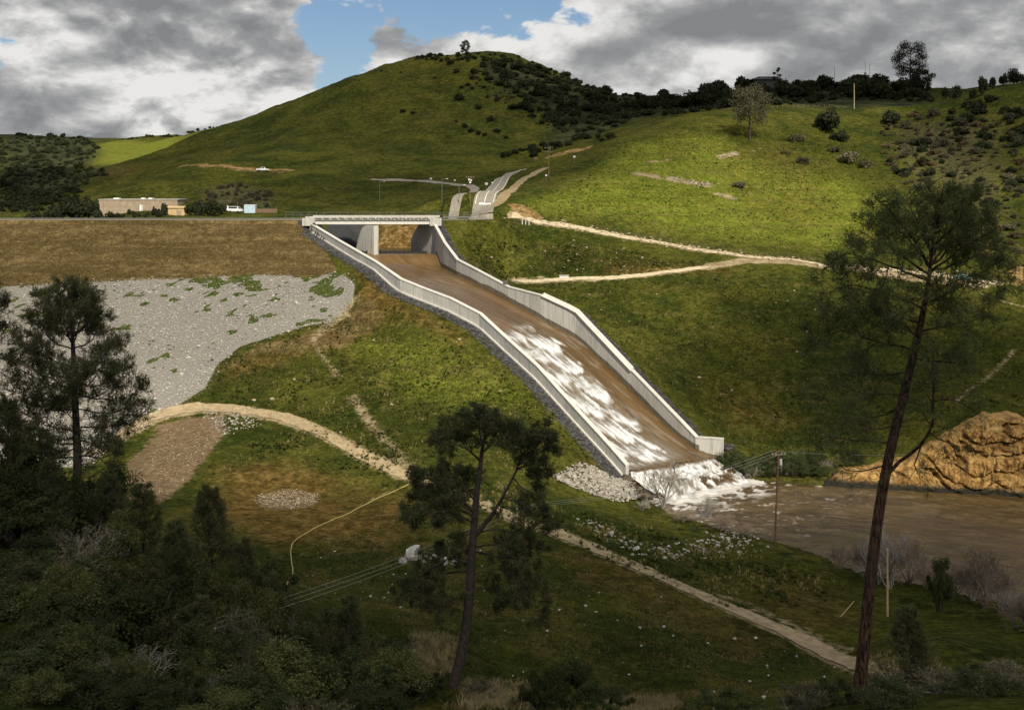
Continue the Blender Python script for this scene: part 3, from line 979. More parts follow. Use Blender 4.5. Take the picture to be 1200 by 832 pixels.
# dam crest road
mb = MB()
mb.add([(-21.8, 331.2, CREST_Z + .06), (-6, 331.2, CREST_Z + .06), (-6, 337.6, CREST_Z + .06), (-21.8, 337.6, CREST_Z + .06)], [(0, 1, 2, 3)])
mb.add([(-420, 331.2, CREST_Z + .06), (-60.2, 331.2, CREST_Z + .06), (-60.2, 340.6, CREST_Z + .06), (-420, 340.6, CREST_Z + .06)], [(0, 1, 2, 3)])
tag(mb.build('crest_road', M_asph), kind='structure')

# ------------------------------------------------------------------ water
M_river, t = mat('muddy_river')
pos = t.node('ShaderNodeTexCoord').outputs['Object']
flow = t.vm('MULTIPLY', t.node('ShaderNodeMapping', {'Vector': pos, 'Rotation': (0, 0, radians(20))}).outputs[0], (0.45, 1.3, 1.0))
wv = t.noise(flow, 0.55, 7, 0.66, 0.9)
wv2 = t.noise(flow, 0.22, 4, 0.6, 0.6)
att = t.node('ShaderNodeAttribute', attribute_name='foam').outputs['Fac']
c = t.mix(t.ss(wv2, 0.35, 0.65), (0.056, 0.036, 0.012), (0.105, 0.069, 0.025))
c = t.mix(t.math('MULTIPLY', t.ss(wv, 0.54, 0.66), 0.65), c, (0.175, 0.130, 0.072))  # pale tint on wave crests: ripple glints put into the colour
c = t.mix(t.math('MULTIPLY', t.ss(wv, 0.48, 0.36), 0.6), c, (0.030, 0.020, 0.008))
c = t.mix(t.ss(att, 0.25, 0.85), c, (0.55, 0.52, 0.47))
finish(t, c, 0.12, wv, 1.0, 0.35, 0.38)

M_chute, t = mat('chute_water')
pos = t.node('ShaderNodeTexCoord').outputs['Object']
a = t.node('ShaderNodeAttribute', attribute_name='foam')
sep = t.node('ShaderNodeSeparateColor', {0: a.outputs['Color']})
fo, va, wet = sep.outputs[0], sep.outputs[1], sep.outputs[2]
brn = t.mix(va, (0.058, 0.033, 0.011), (0.150, 0.092, 0.038))
foamc = t.mix(t.ss(fo, 0.35, 1.0), (0.20, 0.185, 0.155), (0.56, 0.56, 0.555))
c = t.mix(t.ss(fo, 0.02, 0.62), brn, foamc)
rr = t.math('ADD', t.math('MULTIPLY', t.ss(fo, 0.05, 0.4), 0.5), 0.22)
nn = t.noise(pos, 2.2, 5, 0.65, 0.4)
finish(t, c, rr, nn, 0.4, 0.10, 0.4)


def scalar_attr(me, name, arr):
    at = me.attributes.new(name, 'FLOAT', 'POINT')
    at.data.foreach_set('value', np.asarray(arr, np.float32))


FOOT_P = np.array([W(741, 559, 217), W(757, 571, 215), W(780, 582, 213.6), W(806, 584, 213.2), W(838, 575, 219), W(860, 569, 223), W(880, 565, 225.5)])
# river surface
rx = np.arange(4, 190, 0.6); ry = np.arange(132, 242, 0.6)
RX, RY = np.meshgrid(rx, ry)
rd = sdist(RX.ravel(), RY.ravel(), RIVER).reshape(RX.shape)
qd = (rd[:-1, :-1] + rd[1:, 1:]) / 2 > -2.6
n0 = len(rx)
ii = (np.arange(len(ry) - 1)[:, None] * n0 + np.arange(n0 - 1)[None])
Q = np.stack([ii, ii + 1, ii + 1 + n0, ii + n0], -1)[qd]
ff = river_at(872, 566)
foot_c = river_at(815, 582)
dist = np.hypot(RX - foot_c[0], (RY - foot_c[1]) * 1.1)
RZ = RIVER_Z + (fbm(RX / 2.2, RY / 1.4, 4, 61) - 0.5) * (0.30 + 0.55 * np.exp(-(dist / 16) ** 2))
along = (RX - foot_c[0]) * 0.85 - (RY - foot_c[1]) * 0.5
ridge = 1 - np.abs(fbm(RX / 5.5 + RY / 9, RY / 2.0 - RX / 14, 5, 66) - 0.5) * 2
foam = sstep(0.86, 0.99, ridge) * np.exp(-np.clip(along, 0, 99) / 30) * sstep(-30, -4, along) * (fbm(RX / 9, RY / 5, 3, 68) > 0.42)
dfo = sdist(RX, RY, FOOT_P[1:], closed=False)
boil = fbm(RX / 1.6, RY / 1.1, 4, 69)
foam = np.maximum(foam, (1 - sstep(0.6, 4.2, dfo + (boil - 0.5) * 5.0)) * 0.95)
foam = np.maximum(foam, (1 - sstep(3, 16, dfo)) * sstep(0.50, 0.62, boil) * 0.75)
RZ = RZ + (boil - 0.4) * 0.9 * np.exp(-(dfo / 4.0) ** 2)
u, inv = np.unique(Q, return_inverse=True)
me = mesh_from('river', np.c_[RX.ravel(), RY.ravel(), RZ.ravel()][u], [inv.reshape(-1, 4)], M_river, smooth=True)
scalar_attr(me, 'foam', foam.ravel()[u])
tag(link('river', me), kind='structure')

# chute water: grid in (s, p)
ds, dp = 0.22, 0.2
sg = np.arange(-300, S_END_R + 0.1, ds)
ug = np.linspace(0, 1, 120)
SG, UG = np.meshgrid(sg, ug, indexing='ij')
PG = lp(SG) + (rp(SG) - lp(SG)) * UG
CXY = sp_xy(SG, PG)
V = PG - lp(SG)                                   # metres from the left wall
Wd = rp(SG) - lp(SG)
Z = wat_xy(CXY[0], CXY[1])
start = -207.5 - 5.0 * UG
lim = np.interp(SG, [-213, -205, -196, -186, -175, -165, -156], [0.55, 0.70, 0.74, 0.74, 0.72, 0.69, 0.64]) * Wd
warp = (fbm(SG / 5, V / 5, 3, 71) - 0.5) * 3.6
drift = V - 0.10 * (SG + 210)
period = 8.2
q_ = (drift + warp * 0.6) / 6.0
cell = np.floor(q_)
fr = q_ - cell
phase = (SG - 0.42 * V + warp * 1.1 + _h(cell, cell * 0 + 3, 5) * period + 9.0 * (fr - 0.5) ** 2) / period
row = np.floor(phase)
ph = phase - row
saw = np.where(ph < 0.80, (ph / 0.80) ** 1.3, (1 - sstep(0.80, 1.0, ph)))
stre = fbm((V - 0.16 * SG) * 1.5, SG / 9.0, 4, 75, 0.6)
stre2 = fbm((V - 0.16 * SG) * 4.0, SG / 4.0, 3, 79, 0.6)
tip = (vnoise(row * 7.3, row * 0 + 1.5, 81) - 0.5) * 2.6 - 3.0 * (1 - ph) * 0.9
edge = (1 - sstep(-1.6, 1.4, V - (lim + tip) + (fbm(SG * .8, V * .8, 4, 84) - .5) * 2.5)) * sstep(-3.0, 6.0, SG - start) * sstep(-3.0, 5.0, SG - start)
foam = edge * np.clip(0.33 + 0.55 * saw + (stre - 0.5) * 0.9 + (stre2 - 0.5) * 0.7 + (fbm(SG * 1.1, V * 1.1, 4, 83) - 0.5) * 0.5, 0, 1.0)
foam *= 0.55 + 0.45 * sstep(0, 14, SG - start)
# thin broken white water on the right half and where the slope starts
thin = sstep(-222, -205, SG) * np.clip(fbm(V * 0.9 - 0.1 * SG, SG / 4.2 - 0.5 * V, 5, 85) - 0.56, 0, 1) * 3.2 * (0.25 + 0.75 * saw)
foam = np.maximum(foam, np.clip(thin, 0, 0.30))
mist = sstep(-172, -160, SG) * (0.30 + 0.5 * (stre - 0.4)) * sstep(0.97, 0.6, UG)
foam = np.maximum(foam, np.clip(mist, 0, 0.42))
lipz = sstep(-158.5, -156.0, SG)
foam = foam * (1 - 0.75 * lipz)
# white water where the sheet hugs the left wall below the pier
foam = np.maximum(foam, 0.34 * np.exp(-(V / 1.8) ** 2) * sstep(-268, -258, SG) * (1 - sstep(-244, -236, SG)))
foam = np.maximum(foam, 0.25 * np.exp(-((UG * Wd - Wd * 0.30) / 2.0) ** 2) * sstep(-277, -272, SG) * (1 - sstep(-262, -256, SG)) * sstep(.3, .6, stre))
var = np.clip(fbm(V * 0.8, SG / 14, 4, 88) * 1.2 - 0.1 + 0.35 * sstep(-215, -255, SG), 0, 1)
var = var * (0.55 + 0.45 * sstep(0.0, 0.14, 1 - UG))
Z = Z + (saw - 0.4) * 0.45 * edge + (stre - 0.5) * 0.35 * sstep(-215, -200, SG) + (fbm(V / 1.5, SG / 3, 3, 89) - 0.5) * 0.16
keep = (CXY[1] < 329.9) & (SG < np.inf)
n1 = len(ug)
ii = np.arange(len(sg) - 1)[:, None] * n1 + np.arange(n1 - 1)[None]
kq = (keep[:-1, :-1] & keep[1:, 1:] & keep[1:, :-1] & keep[:-1, 1:])
# the lip runs from the left wall's end to the right wall's end
lipmask = SG <= (S_END_L + (S_END_R - S_END_L) * UG) + 0.15
kq &= (lipmask[:-1, :-1] & lipmask[1:, 1:])
Q = np.stack([ii, ii + n1, ii + n1 + 1, ii + 1], -1)[kq][:, ::1]
u, inv = np.unique(Q, return_inverse=True)
me = mesh_from('chute_water', np.stack([CXY[0], CXY[1], Z], -1).reshape(-1, 3)[u], [inv.reshape(-1, 4)], M_chute, smooth=True)
set_attr(me, 'foam', np.stack([foam.ravel()[u], var.ravel()[u], foam.ravel()[u] * 0], -1))
tag(link('spillway_water', me), kind='structure')
# pool above the weir
px_ = np.linspace(-74, -23, 60); py_ = np.linspace(329.6, 378, 50)
PX, PY = np.meshgrid(px_, py_)
PZ = 79.3 + (fbm(PX / 2, PY / 2, 3, 93) - 0.5) * 0.1
n2 = len(px_)
ii = np.arange(len(py_) - 1)[:, None] * n2 + np.arange(n2 - 1)[None]
me = mesh_from('pool_water', np.stack([PX, PY, PZ], -1).reshape(-1, 3), [np.stack([ii, ii + 1, ii + 1 + n2, ii + n2], -1).reshape(-1, 4)], M_chute, smooth=True)
set_attr(me, 'foam', np.stack([PX.ravel() * 0, fbm(PX.ravel() / 3, PY.ravel() / 3, 3, 95) * 0.6, PX.ravel() * 0], -1))
tag(link('approach_pool', me), kind='structure')

# waterfall from the lip to the river
ug2 = np.linspace(0, 1, 220); tg2 = np.linspace(0, 1, 90)
TG, UG2 = np.meshgrid(tg2, ug2, indexing='ij')
lx0, ly0 = sp_xy(S_END_L, L_SP[-1, 1] + 0.05)
lx1, ly1 = sp_xy(S_END_R, R_SP[-1, 1] - 0.05)
foot_u = [0.0, 0.14, 0.32, 0.52, 0.72, 0.88, 1.0]
foot_p = FOOT_P
fx = np.interp(UG2, foot_u, foot_p[:, 0]); fy = np.interp(UG2, foot_u, foot_p[:, 1]); fz2 = np.interp(UG2, foot_u, np.minimum(foot_p[:, 2], [42.6, 41, 39.3, 39.2, 39.2, 39.2, 39.2]))
lx = lx0 + (lx1 - lx0) * UG2; ly = ly0 + (ly1 - ly0) * UG2
lzv = wat_xy(lx, ly)
rag = (fbm(UG2 * 30, UG2 * 0 + 4, 4, 101) - 0.5)
tt = TG * (1 + 0.16 * rag)
bx = lx + (fx - lx) * tt; by = ly + (fy - ly) * tt
prof = 1 - (1 - TG) ** 1.0 * (1 - 0.55 * TG * (1 - TG) * 0)
ledge = 0.5 * np.sin(TG * 9 + 5 * fbm(UG2 * 7, TG * 1.2, 3, 103)) * np.sin(TG * pi)
bz = lzv + (fz2 - 0.1 - lzv) * (0.45 * TG + 0.55 * TG ** 1.5) + ledge + (fbm(UG2 * 40 - TG * 8, TG * 7, 4, 107) - 0.5) * 1.3 * np.sin(TG * pi) ** 0.5
st = fbm(UG2 * 48 - TG * 9 + fbm(UG2 * 14, TG * 4, 3, 119) * 6, TG * 5.0, 5, 111, 0.62)
st2 = fbm(UG2 * 24 - TG * 6, TG * 5.0, 4, 113)
rockhole = sstep(0.47, 0.58, st2) * sstep(0.50, 0.68, UG2) * sstep(0.1, 0.25, TG) * (1 - sstep(0.75, 0.95, TG))
rockhole = np.maximum(rockhole, sstep(0.60, 0.70, st2) * sstep(0.15, 0.4, UG2) * sstep(0.05, 0.2, TG) * (1 - sstep(0.5, 0.8, TG)) * 0.6)
fo2 = np.clip(0.78 + (st - 0.5) * 1.25 + (fbm(UG2 * 9, TG * 3, 3, 117) - .5) * .8, 0, 1) * (1 - 0.92 * rockhole) * sstep(-0.02, 0.16, TG - 0.05 * st)
bz = bz - rockhole * 0.35
n3 = len(ug2)
ii = np.arange(len(tg2) - 1)[:, None] * n3 + np.arange(n3 - 1)[None]
me = mesh_from('waterfall', np.stack([bx, by, bz], -1).reshape(-1, 3), [np.stack([ii, ii + n3, ii + n3 + 1, ii + 1], -1).reshape(-1, 4)], M_chute, smooth=True)
set_attr(me, 'foam', np.stack([fo2.ravel(), (0.35 * (1 - rockhole)).ravel(), 0 * fo2.ravel()], -1))
tag(link('waterfall', me), kind='structure')
# foam where the fall lands
rng = R(5)

# ------------------------------------------------------------------ spillway walls, in cast panels
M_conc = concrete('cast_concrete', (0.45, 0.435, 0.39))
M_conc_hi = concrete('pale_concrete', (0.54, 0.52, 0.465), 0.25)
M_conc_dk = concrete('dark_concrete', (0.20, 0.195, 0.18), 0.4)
M_steel = simple('galvanised_steel', (0.22, 0.22, 0.215), 0.45, 3, 0.2, 0.5, 0.6)
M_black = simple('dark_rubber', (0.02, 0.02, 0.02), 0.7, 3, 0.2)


def wall(name, label, SP, side, cut, depth, cap=True):
    """side -1: left wall (outer face at smaller p), +1: right wall"""
    root = thing(name, label, 'spillway wall', (*sp_xy(SP[0, 0], SP[0, 1]), SP[0, 2]))
    o = np.array(root.location)
    S0, S1 = SP[0, 0], SP[-1, 0]
    knots = [S0]
    for k in range(1, len(SP)):
        seg = SP[k, 0] - SP[k - 1, 0]
        m = max(1, int(round(seg / 4.6)))
        knots += [SP[k - 1, 0] + seg * (i + 1) / m for i in range(m)]
    fp = lambda s: np.interp(s, SP[:, 0], SP[:, 1]); fz = lambda s: np.interp(s, SP[:, 0], SP[:, 2])
    for a, b in zip(knots[:-1], knots[1:]):
        g = min(0.012, (b - a) * 0.1)
        a2, b2 = a + g, b - g
        inn, outr = 0.0, 0.85 * side
        m = MB()
        ring = [(a2, inn), (b2, inn), (b2, outr), (a2, outr)]
        if side > 0: ring = ring[::-1]
        pts = [(*sp_xy(s, fp(s) + q), fz(s)) for s, q in ring]
        bot = [(*sp_xy(s, fp(s) + q * 1.0), fz(s) - depth) for s, q in ring]
        m.hexa(np.array(bot) - o, np.array(pts) - o)
        m.build('panel', M_conc, root)
    if cap:
        m = MB()
        for a, b in zip(knots[:-1], knots[1:]):
            ring = [(a, -0.10 * side), (b, -0.10 * side), (b, 0.95 * side), (a, 0.95 * side)]
            if side > 0: ring = ring[::-1]
            lo = np.array([(*sp_xy(s, fp(s) + q), fz(s) + 0.004) for s, q in ring])
            m.hexa(lo - o, lo + (0, 0, 0.26) - o)
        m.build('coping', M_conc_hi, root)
    return root, o, fp, fz


lroot, lo_, lfp, lfz = wall('spillway_wall', 'long pale concrete wall along the near left side of the water chute', L_SP, -1, None, 7.5)
rroot, ro_, rfp, rfz = wall('spillway_wall', 'tall pale concrete wall along the far right side of the water chute', R_SP, 1, None, 9.0)
# bright footing ledge at the foot of the left wall's outer face
m = MB()
gl_of = lambda s: np.interp(s, [-295, -262, -250, -240, -215, -185, -160], [2.2, 2.4, 2.2, 3.2, 3.2, 3.0, 2.6])
kn = np.linspace(-292, S_END_L - 1, 46)
for a, b in zip(kn[:-1], kn[1:]):
    ring = [(a, -0.86), (b, -0.86), (b, -1.25), (a, -1.25)]
    top = np.array([(*sp_xy(s, lfp(s) + q), lfz(s) - gl_of(s) + 0.38) for s, q in ring])
    m.hexa(top - (0, 0, 1.4) - lo_, top - lo_)
m.build('footing', M_conc_hi, lroot)
# deflector hood on the right wall
m = MB()
_sa, _sb = R_SP[5, 0] + 0.4, R_SP[7, 0]
kn = np.linspace(_sa, _sb, 12)
for a, b in zip(kn[:-1], kn[1:]):
    # a tilted slab: low edge leaning over the water, high edge back over the wall
    pa = [np.array((*sp_xy(s, rfp(s) + q), rfz(s) + z)) - ro_ for s, q, z in ((a, -0.42, 0.18), (b, -0.42, 0.18), (b, 0.62, 0.95), (a, 0.62, 0.95))]
    pb = [v + np.array((0.15, 0.12, -0.30)) for v in pa]
    m.hexa([pb[1], pb[0], pb[3], pb[2]], [pa[1], pa[0], pa[3], pa[2]])
m.build('deflector_hood', M_conc_hi, rroot)
# damp tide mark just above the water on the right wall
M_wet = concrete('wet_concrete', (0.135, 0.118, 0.088), 0.5)
kn = np.unique(np.r_[np.linspace(-268, S_END_R - 4, 90), R_SP[(R_SP[:, 0] > -267) & (R_SP[:, 0] < S_END_R - 4), 0]])
tv = []
for k, s_k in enumerate(kn):
    hgt_ = 0.75 + 0.5 * float(fbm(np.array([k * .35]), np.array([1.0]), 3, 55)[0])
    x_, y_ = sp_xy(s_k, rfp(s_k) - 0.02)
    wz = float(wat_xy(x_, y_))
    tv += [(x_, y_, wz - 0.6), (x_, y_, min(wz + hgt_, rfz(s_k) - .2))]
tv = np.array(tv) - ro_
m = MB(); m.add(tv, [(2 * k, 2 * k + 1, 2 * k + 3, 2 * k + 2) for k in range(len(kn) - 1)])
m.build('tide_mark', M_wet, rroot)
# little instrument box on the right wall
sx = R_SP[4, 0] - 1.5
bx0 = np.array([*sp_xy(sx, rfp(sx) + 0.4), rfz(sx)]) - ro_
m = MB(); m.box(bx0 + (0, 0, 0.75), (0.9, 0.8, 1.0), 0.9); m.tube([bx0 + (0.6, 0, 0.2), bx0 + (0.6, 0, 2.0)], 0.06, 5)
m.build('gauge_box', M_steel, rroot)

# ------------------------------------------------------------------ bridge over the weir
bridge = thing('road_bridge', 'pale concrete two span road bridge over the top of the spillway', 'bridge', (-41.5, 335, CREST_Z))
bo = np.array(bridge.location)


def bpart(name, build, m, **k):
    mb = MB(); build(mb)
    for i in range(len(mb.V)): mb.V[i] = mb.V[i] - bo
    return mb.build(name, m, bridge, **k)


xl, xr = -61.2, -22.2
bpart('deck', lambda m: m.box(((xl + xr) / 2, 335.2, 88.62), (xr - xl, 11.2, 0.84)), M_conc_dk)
bpart('girder', lambda m: m.box((-41.3, 329.35, 88.22), (34.6, 0.7, 0.75)), M_conc_hi)
bpart('girder', lambda m: m.box((-41.3, 340.6, 88.0), (34.6, 0.7, 0.95)), M_conc_hi)
bpart('parapet', lambda m: (m.box(((xl + xr) / 2, 328.9, 89.95), (xr - xl, 0.5, 0.46)), [m.box((x, 329.1, 89.33), (0.35, 0.3, 0.7)) for x in np.arange(xl + .5, xr, 2.35)]), M_conc)
bpart('parapet', lambda m: (m.box(((xl + xr) / 2, 341.2, 89.85), (xr - xl, 0.45, 0.55)), [m.box((x, 341.2, 89.3), (0.35, 0.25, 0.62)) for x in np.arange(xl + .5, xr, 2.35)]), M_conc)
for x0, w0 in ((-60.3, 3.6), (-22.6, 3.4)):
    bpart('end_block', lambda m: m.box((x0, 328.75, 88.55), (w0, 0.95, 2.3)), M_conc)
# pier, set along the flow
ax = np.array([US, UD]); nx = np.array([-UD, US])


def pier(m):
    c = np.array([-40.6, 325.9])
    for q0, q1, half, z0, z1 in ((0, 1.3, 0.8, 73, 87.6), (-3.6, 0, 0.55, 73, 87.55)):
        a = c + ax * q0; b = c + ax * q1
        ring = [a - nx * half, b - nx * half, b + nx * half, a + nx * half]
        area = sum(ring[i][0] * ring[(i + 1) % 4][1] - ring[(i + 1) % 4][0] * ring[i][1] for i in range(4))
        if area < 0: ring = ring[::-1]
        m.hexa([(*r, z0) for r in ring], [(*r, z1) for r in ring])


bpart('pier', pier, M_conc)


def pier_tail(m):
    c = np.array([-40.6, 325.9]) - ax * 3.6
    prev = None
    for k in range(8):
        q0, q1 = -k * 0.75, -(k + 1) * 0.75
        z0 = 87.5 - 8.2 * (k / 8.0) ** 2.2; z1 = 87.5 - 8.2 * ((k + 1) / 8.0) ** 2.2
        a = c + ax * q0; b = c + ax * q1
        ring = [a - nx * 0.5, b - nx * 0.5, b + nx * 0.5, a + nx * 0.5]
        zt = [z0, z1, z1, z0]
        area = sum(ring[i][0] * ring[(i + 1) % 4][1] - ring[(i + 1) % 4][0] * ring[i][1] for i in range(4))
        if area < 0: ring = ring[::-1]; zt = zt[::-1]
        m.hexa([(*r, 73) for r in ring], [(*r, z) for r, z in zip(ring, zt)])


bpart('pier_tail', pier_tail, M_conc)
# abutment walls running upstream under the deck
def abut(m, x0, y0, dx, dy, th, zt):
    for k in range(len(zt) - 1):
        f0, f1 = k / (len(zt) - 1), (k + 1) / (len(zt) - 1)
        a = (x0 + dx * f0, y0 + dy * f0); b = (x0 + dx * f1, y0 + dy * f1)
        ring = [a, (a[0] + th, a[1]), (b[0] + th, b[1]), b]
        if th < 0: ring = ring[::-1]
        zz = [zt[k], zt[k], zt[k + 1], zt[k + 1]]
        if th < 0: zz = zz[::-1]
        m.hexa([(*r, 74) for r in ring], [(*r, z) for r, z in zip(ring, zz)])


bpart('abutment', lambda m: abut(m, -23.55, 330.1, -8.0, 16.0, 1.0, [88.15, 88.15, 88.1, 87.6, 85.5, 82.5]), M_conc)
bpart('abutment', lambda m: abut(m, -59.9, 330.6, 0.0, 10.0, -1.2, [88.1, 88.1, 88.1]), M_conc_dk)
shadow = thing('bridge_shadow_bar', 'added black bar for the shadow across the water under the bridge', 'shadow', (-42, 328, 79.3))  # black bar and posts added as the shadow band under the bridge
mb = MB(); mb.box((0, 0.3, -0.05), (33.5, 0.9, 1.3)); mb.build('shadow_beam', M_black, shadow)
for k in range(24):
    mb = MB(); mb.box((-16 + k * 1.38, -0.25, 0.2), (0.3, 0.35, 1.5)); mb.build('post', M_black, shadow)
# chain-link railing along the upstream edge
def rail_posts(name, x0, x1, y, z, step, h, root, o, mat_=None):
    for x in np.arange(x0, x1, step):
        mb = MB(); mb.tube([np.array((x, y, z)) - o, np.array((x, y, z + h)) - o], 0.055, 5); mb.build(name, mat_ or M_steel, root)


fence = thing('chain_link_fence', 'grey wire fence with thin posts along the far edge of the bridge', 'fence', (-38, 342.6, CREST_Z))
fo_ = np.array(fence.location)
rail_posts('post', -70, -8, 342.6, CREST_Z - 0.4, 2.4, 2.5, fence, fo_)
mb = MB()
for zz in (0.3, 1.2, 2.05): mb.tube([np.array((-70, 342.6, CREST_Z + zz)) - fo_, np.array((-8, 342.6, CREST_Z + zz)) - fo_], 0.045, 4)
for x in np.arange(-70, -8.5, 0.42): mb.tube([np.array((x, 342.6, CREST_Z + .1)) - fo_, np.array((x + .42, 342.6, CREST_Z + 2.0)) - fo_], 0.012, 3, False)
mb.build('wire_mesh', M_steel, fence)
gr = thing('guard_rail', 'low steel guard rail along the road on top of the dam', 'guard rail', (-150, 331.0, CREST_Z))
go_ = np.array(gr.location)
mb = MB(); mb.box(np.array((-191, 330.95, CREST_Z + 0.62)) - go_, (258, 0.07, 0.16)); mb.build('rail', M_steel, gr)
rail_posts('post', -200, -62, 331.1, CREST_Z - 0.3, 3.0, 1.0, gr, go_)
gr2 = thing('guard_rail', 'short steel guard rail between the bridge end and the road junction', 'guard rail', (-16, 330.5, CREST_Z))
go2 = np.array(gr2.location)
mb = MB(); mb.box(np.array((-16.4, 330.6, CREST_Z + 0.95)) - go2, (8.5, 0.08, 0.32)); mb.build('rail', M_steel, gr2)
rail_posts('post', -20.4, -12, 330.7, CREST_Z - 0.4, 2.0, 1.5, gr2, go2)

# ------------------------------------------------------------------ sandstone bluff across the river
def bluff():
    # foot and rim lines, left to right, sampled from the far bank
    foot = BL_FOOT
    rim = BL_RIM
    fu = np.linspace(0, 1, len(foot)); ru = np.linspace(0, 1, len(rim))
    U, T = np.meshgrid(np.linspace(0, 1, 240), np.linspace(0, 1, 80), indexing='ij')
    fx = np.interp(U, fu, [a[0] for a in foot]); fy = np.interp(U, fu, [a[1] for a in foot])
    D = np.interp(U, ru, BL_RD)
    rpx = np.interp(U, ru, [a[0] for a in rim]); rpy = np.interp(U, ru, [a[1] for a in rim])
    rpy = rpy + (fbm(U * 22, U * 0, 3, 121) - 0.5) * 7
    tx = (rpx - CX) / F * D; ty = D; tz = EYE - (rpy - HZ) / F * D
    k = 0.18 + 0.0 * T
    lean = np.where(T < 0.12, T * 0.8, 0.096 + (T - 0.12) * 0.62)
    lean = np.where(T > 0.86, lean + (T - 0.86) * 2.5, lean)
    x = fx + (tx - fx) * T; y = fy + (ty - fy) * np.clip(lean, 0, 1.05)
    z = RIVER_Z - 0.6 + (tz - RIVER_Z + 0.6) * np.sin(np.clip(T / 0.9, 0, 1) * pi / 2) ** 1.0
    z = np.where(T > 0.9, tz - (T - 0.9) * 1.0 * 0, z)
    led = 1 - np.abs(2 * fbm(U * 5 + z / 30, (z + 6 * fbm(U * 5, U * 0 + 2, 3, 5) + 10 * U) * 0.38, 3, 133) - 1)
    strata = fbm(U * 3 + z / 40, (z + 5 * fbm(U * 6, U * 0 + 2, 3, 5)) * 0.55, 4, 123)
    crack = fbm(U * 40, z * 0.25, 4, 125)
    amp = np.sin(np.clip(T, 0, 1) * pi) ** 0.5 * np.clip((tz - RIVER_Z) / 9, 0.25, 1)
    y = y + (sstep(0.86, 0.98, led) * 1.8 + (strata - 0.5) * 2.2 + (crack - 0.5) * 3.2 + (fbm(U * 70, z * 0.9, 4, 128) - 0.5) * 2.2) * amp
    x = x + (crack - 0.5) * 1.2 * amp
    n = 80
    ii = np.arange(239)[:, None] * n + np.arange(n - 1)[None]
    return np.stack([x, y, z], -1).reshape(-1, 3), np.stack([ii, ii + n, ii + n + 1, ii + 1], -1).reshape(-1, 4)


M_bluff, t = mat('sandstone')
pos = t.node('ShaderNodeTexCoord').outputs['Object']
n1 = t.noise(t.vm('MULTIPLY', pos, (0.5, 0.5, 0.75)), 0.6, 7, 0.68, 1.2)
n2 = t.noise(pos, 1.6, 6, 0.7, 0.3)
n3 = t.noise(pos, 0.25, 4, 0.6)
c = t.mix(t.ss(n1, 0.34, 0.66), (0.17, 0.090, 0.026), (0.46, 0.285, 0.10))
c = t.mix(t.math('MULTIPLY', t.ss(n2, 0.50, 0.66), 0.8), c, (0.065, 0.045, 0.022))
c = t.mix(t.math('MULTIPLY', t.ss(n3, 0.55, 0.7), 0.5), c, (0.40, 0.31, 0.16))
zz = t.node('ShaderNodeSeparateXYZ', {0: pos}).outputs[2]
wetl = t.math('ADD', zz, t.math('MULTIPLY', n2, 2.0))
c = t.mix(t.ss(wetl, RIVER_Z + 1.6, RIVER_Z + 2.6, 1.0, 0.0), c, (0.022, 0.021, 0.016))
finish(t, c, 0.95, t.math('ADD', n1, n2), 0.9, 0.3, 0.1)
V_, Q_ = bluff()
tag(link('sandstone_bluff', mesh_from('sandstone_bluff', V_, [Q_], M_bluff, smooth=False)), 'steep orange sandstone bluff rising from the brown river on the far bank', 'cliff', kind='structure')

# ------------------------------------------------------------------ loose stone
M_pale = simple('pale_stone', (0.40, 0.372, 0.322), 0.9, 1.2, 0.25)
M_grey = simple('grey_stone', (0.30, 0.28, 0.245), 0.9, 1.2, 0.3)
M_darkst = simple('dark_gravel', (0.058, 0.058, 0.058), 0.9, 1.0, 0.5)
M_heap = simple('buff_stone', (0.27, 0.245, 0.20), 0.9, 1.2, 0.45)
M_mud = simple('muddy_rock', (0.095, 0.072, 0.045), 0.9, 1.2, 0.4)
M_tan = simple('tan_stone', (0.29, 0.235, 0.155), 0.9, 1.2, 0.4)
M_white = simple('white_quartz', (0.46, 0.44, 0.40), 0.8, 1.0, 0.25)


def scatter_poly(poly, n, seed, plan=False, wob=0.0):
    P = np.asarray(poly, float)[:, :2] if plan else hits(poly)[:, :2]
    rng = R(seed)
    lo, hi = P.min(0), P.max(0)
    out = np.zeros((0, 2))
    while len(out) < n:
        q = lo + rng.rand(n * 3, 2) * (hi - lo)
        d = sdist(q[:, 0], q[:, 1], P)
        q = q[d > (rng.rand(len(q)) - .5) * wob]
        out = np.r_[out, q]
    out = out[:n]
    return np.c_[out, ground(out[:, 0], out[:, 1])]


def stuff(name, V, Fc, m):
    return tag(link(name, mesh_from(name, V, [Fc], m)), kind='stuff')


rng = R(11)
P = scatter_poly([tuple(a) for a in np.r_[[(-128, RIP_PLAN[0][1])], RIP_PLAN[1:-2], [(-118, 212)]]], 30000, 3, True, 4.0)
P = P[(weedy(P[:, 0], P[:, 1]) < 0.66) | (rng.rand(len(P)) < 0.25)]
N_ = len(P)
sz = 0.15 + rng.rand(N_) ** 5 * 0.42 + (rng.rand(N_) < 0.008) * rng.rand(N_) * 0.9
k = np.clip(rng.rand(N_) + (fbm(P[:, 0] / 16, P[:, 1] / 5, 3, 143) - 0.5) * 0.7, 0, 1)
for nm, m, sel in (('riprap', M_pale, k < 0.66), ('riprap', M_grey, (k >= 0.66) & (k < 0.96)), ('riprap', M_darkst, k >= 0.96)):
    stuff(nm, *rocks(P[sel], sz[sel], 4), m)
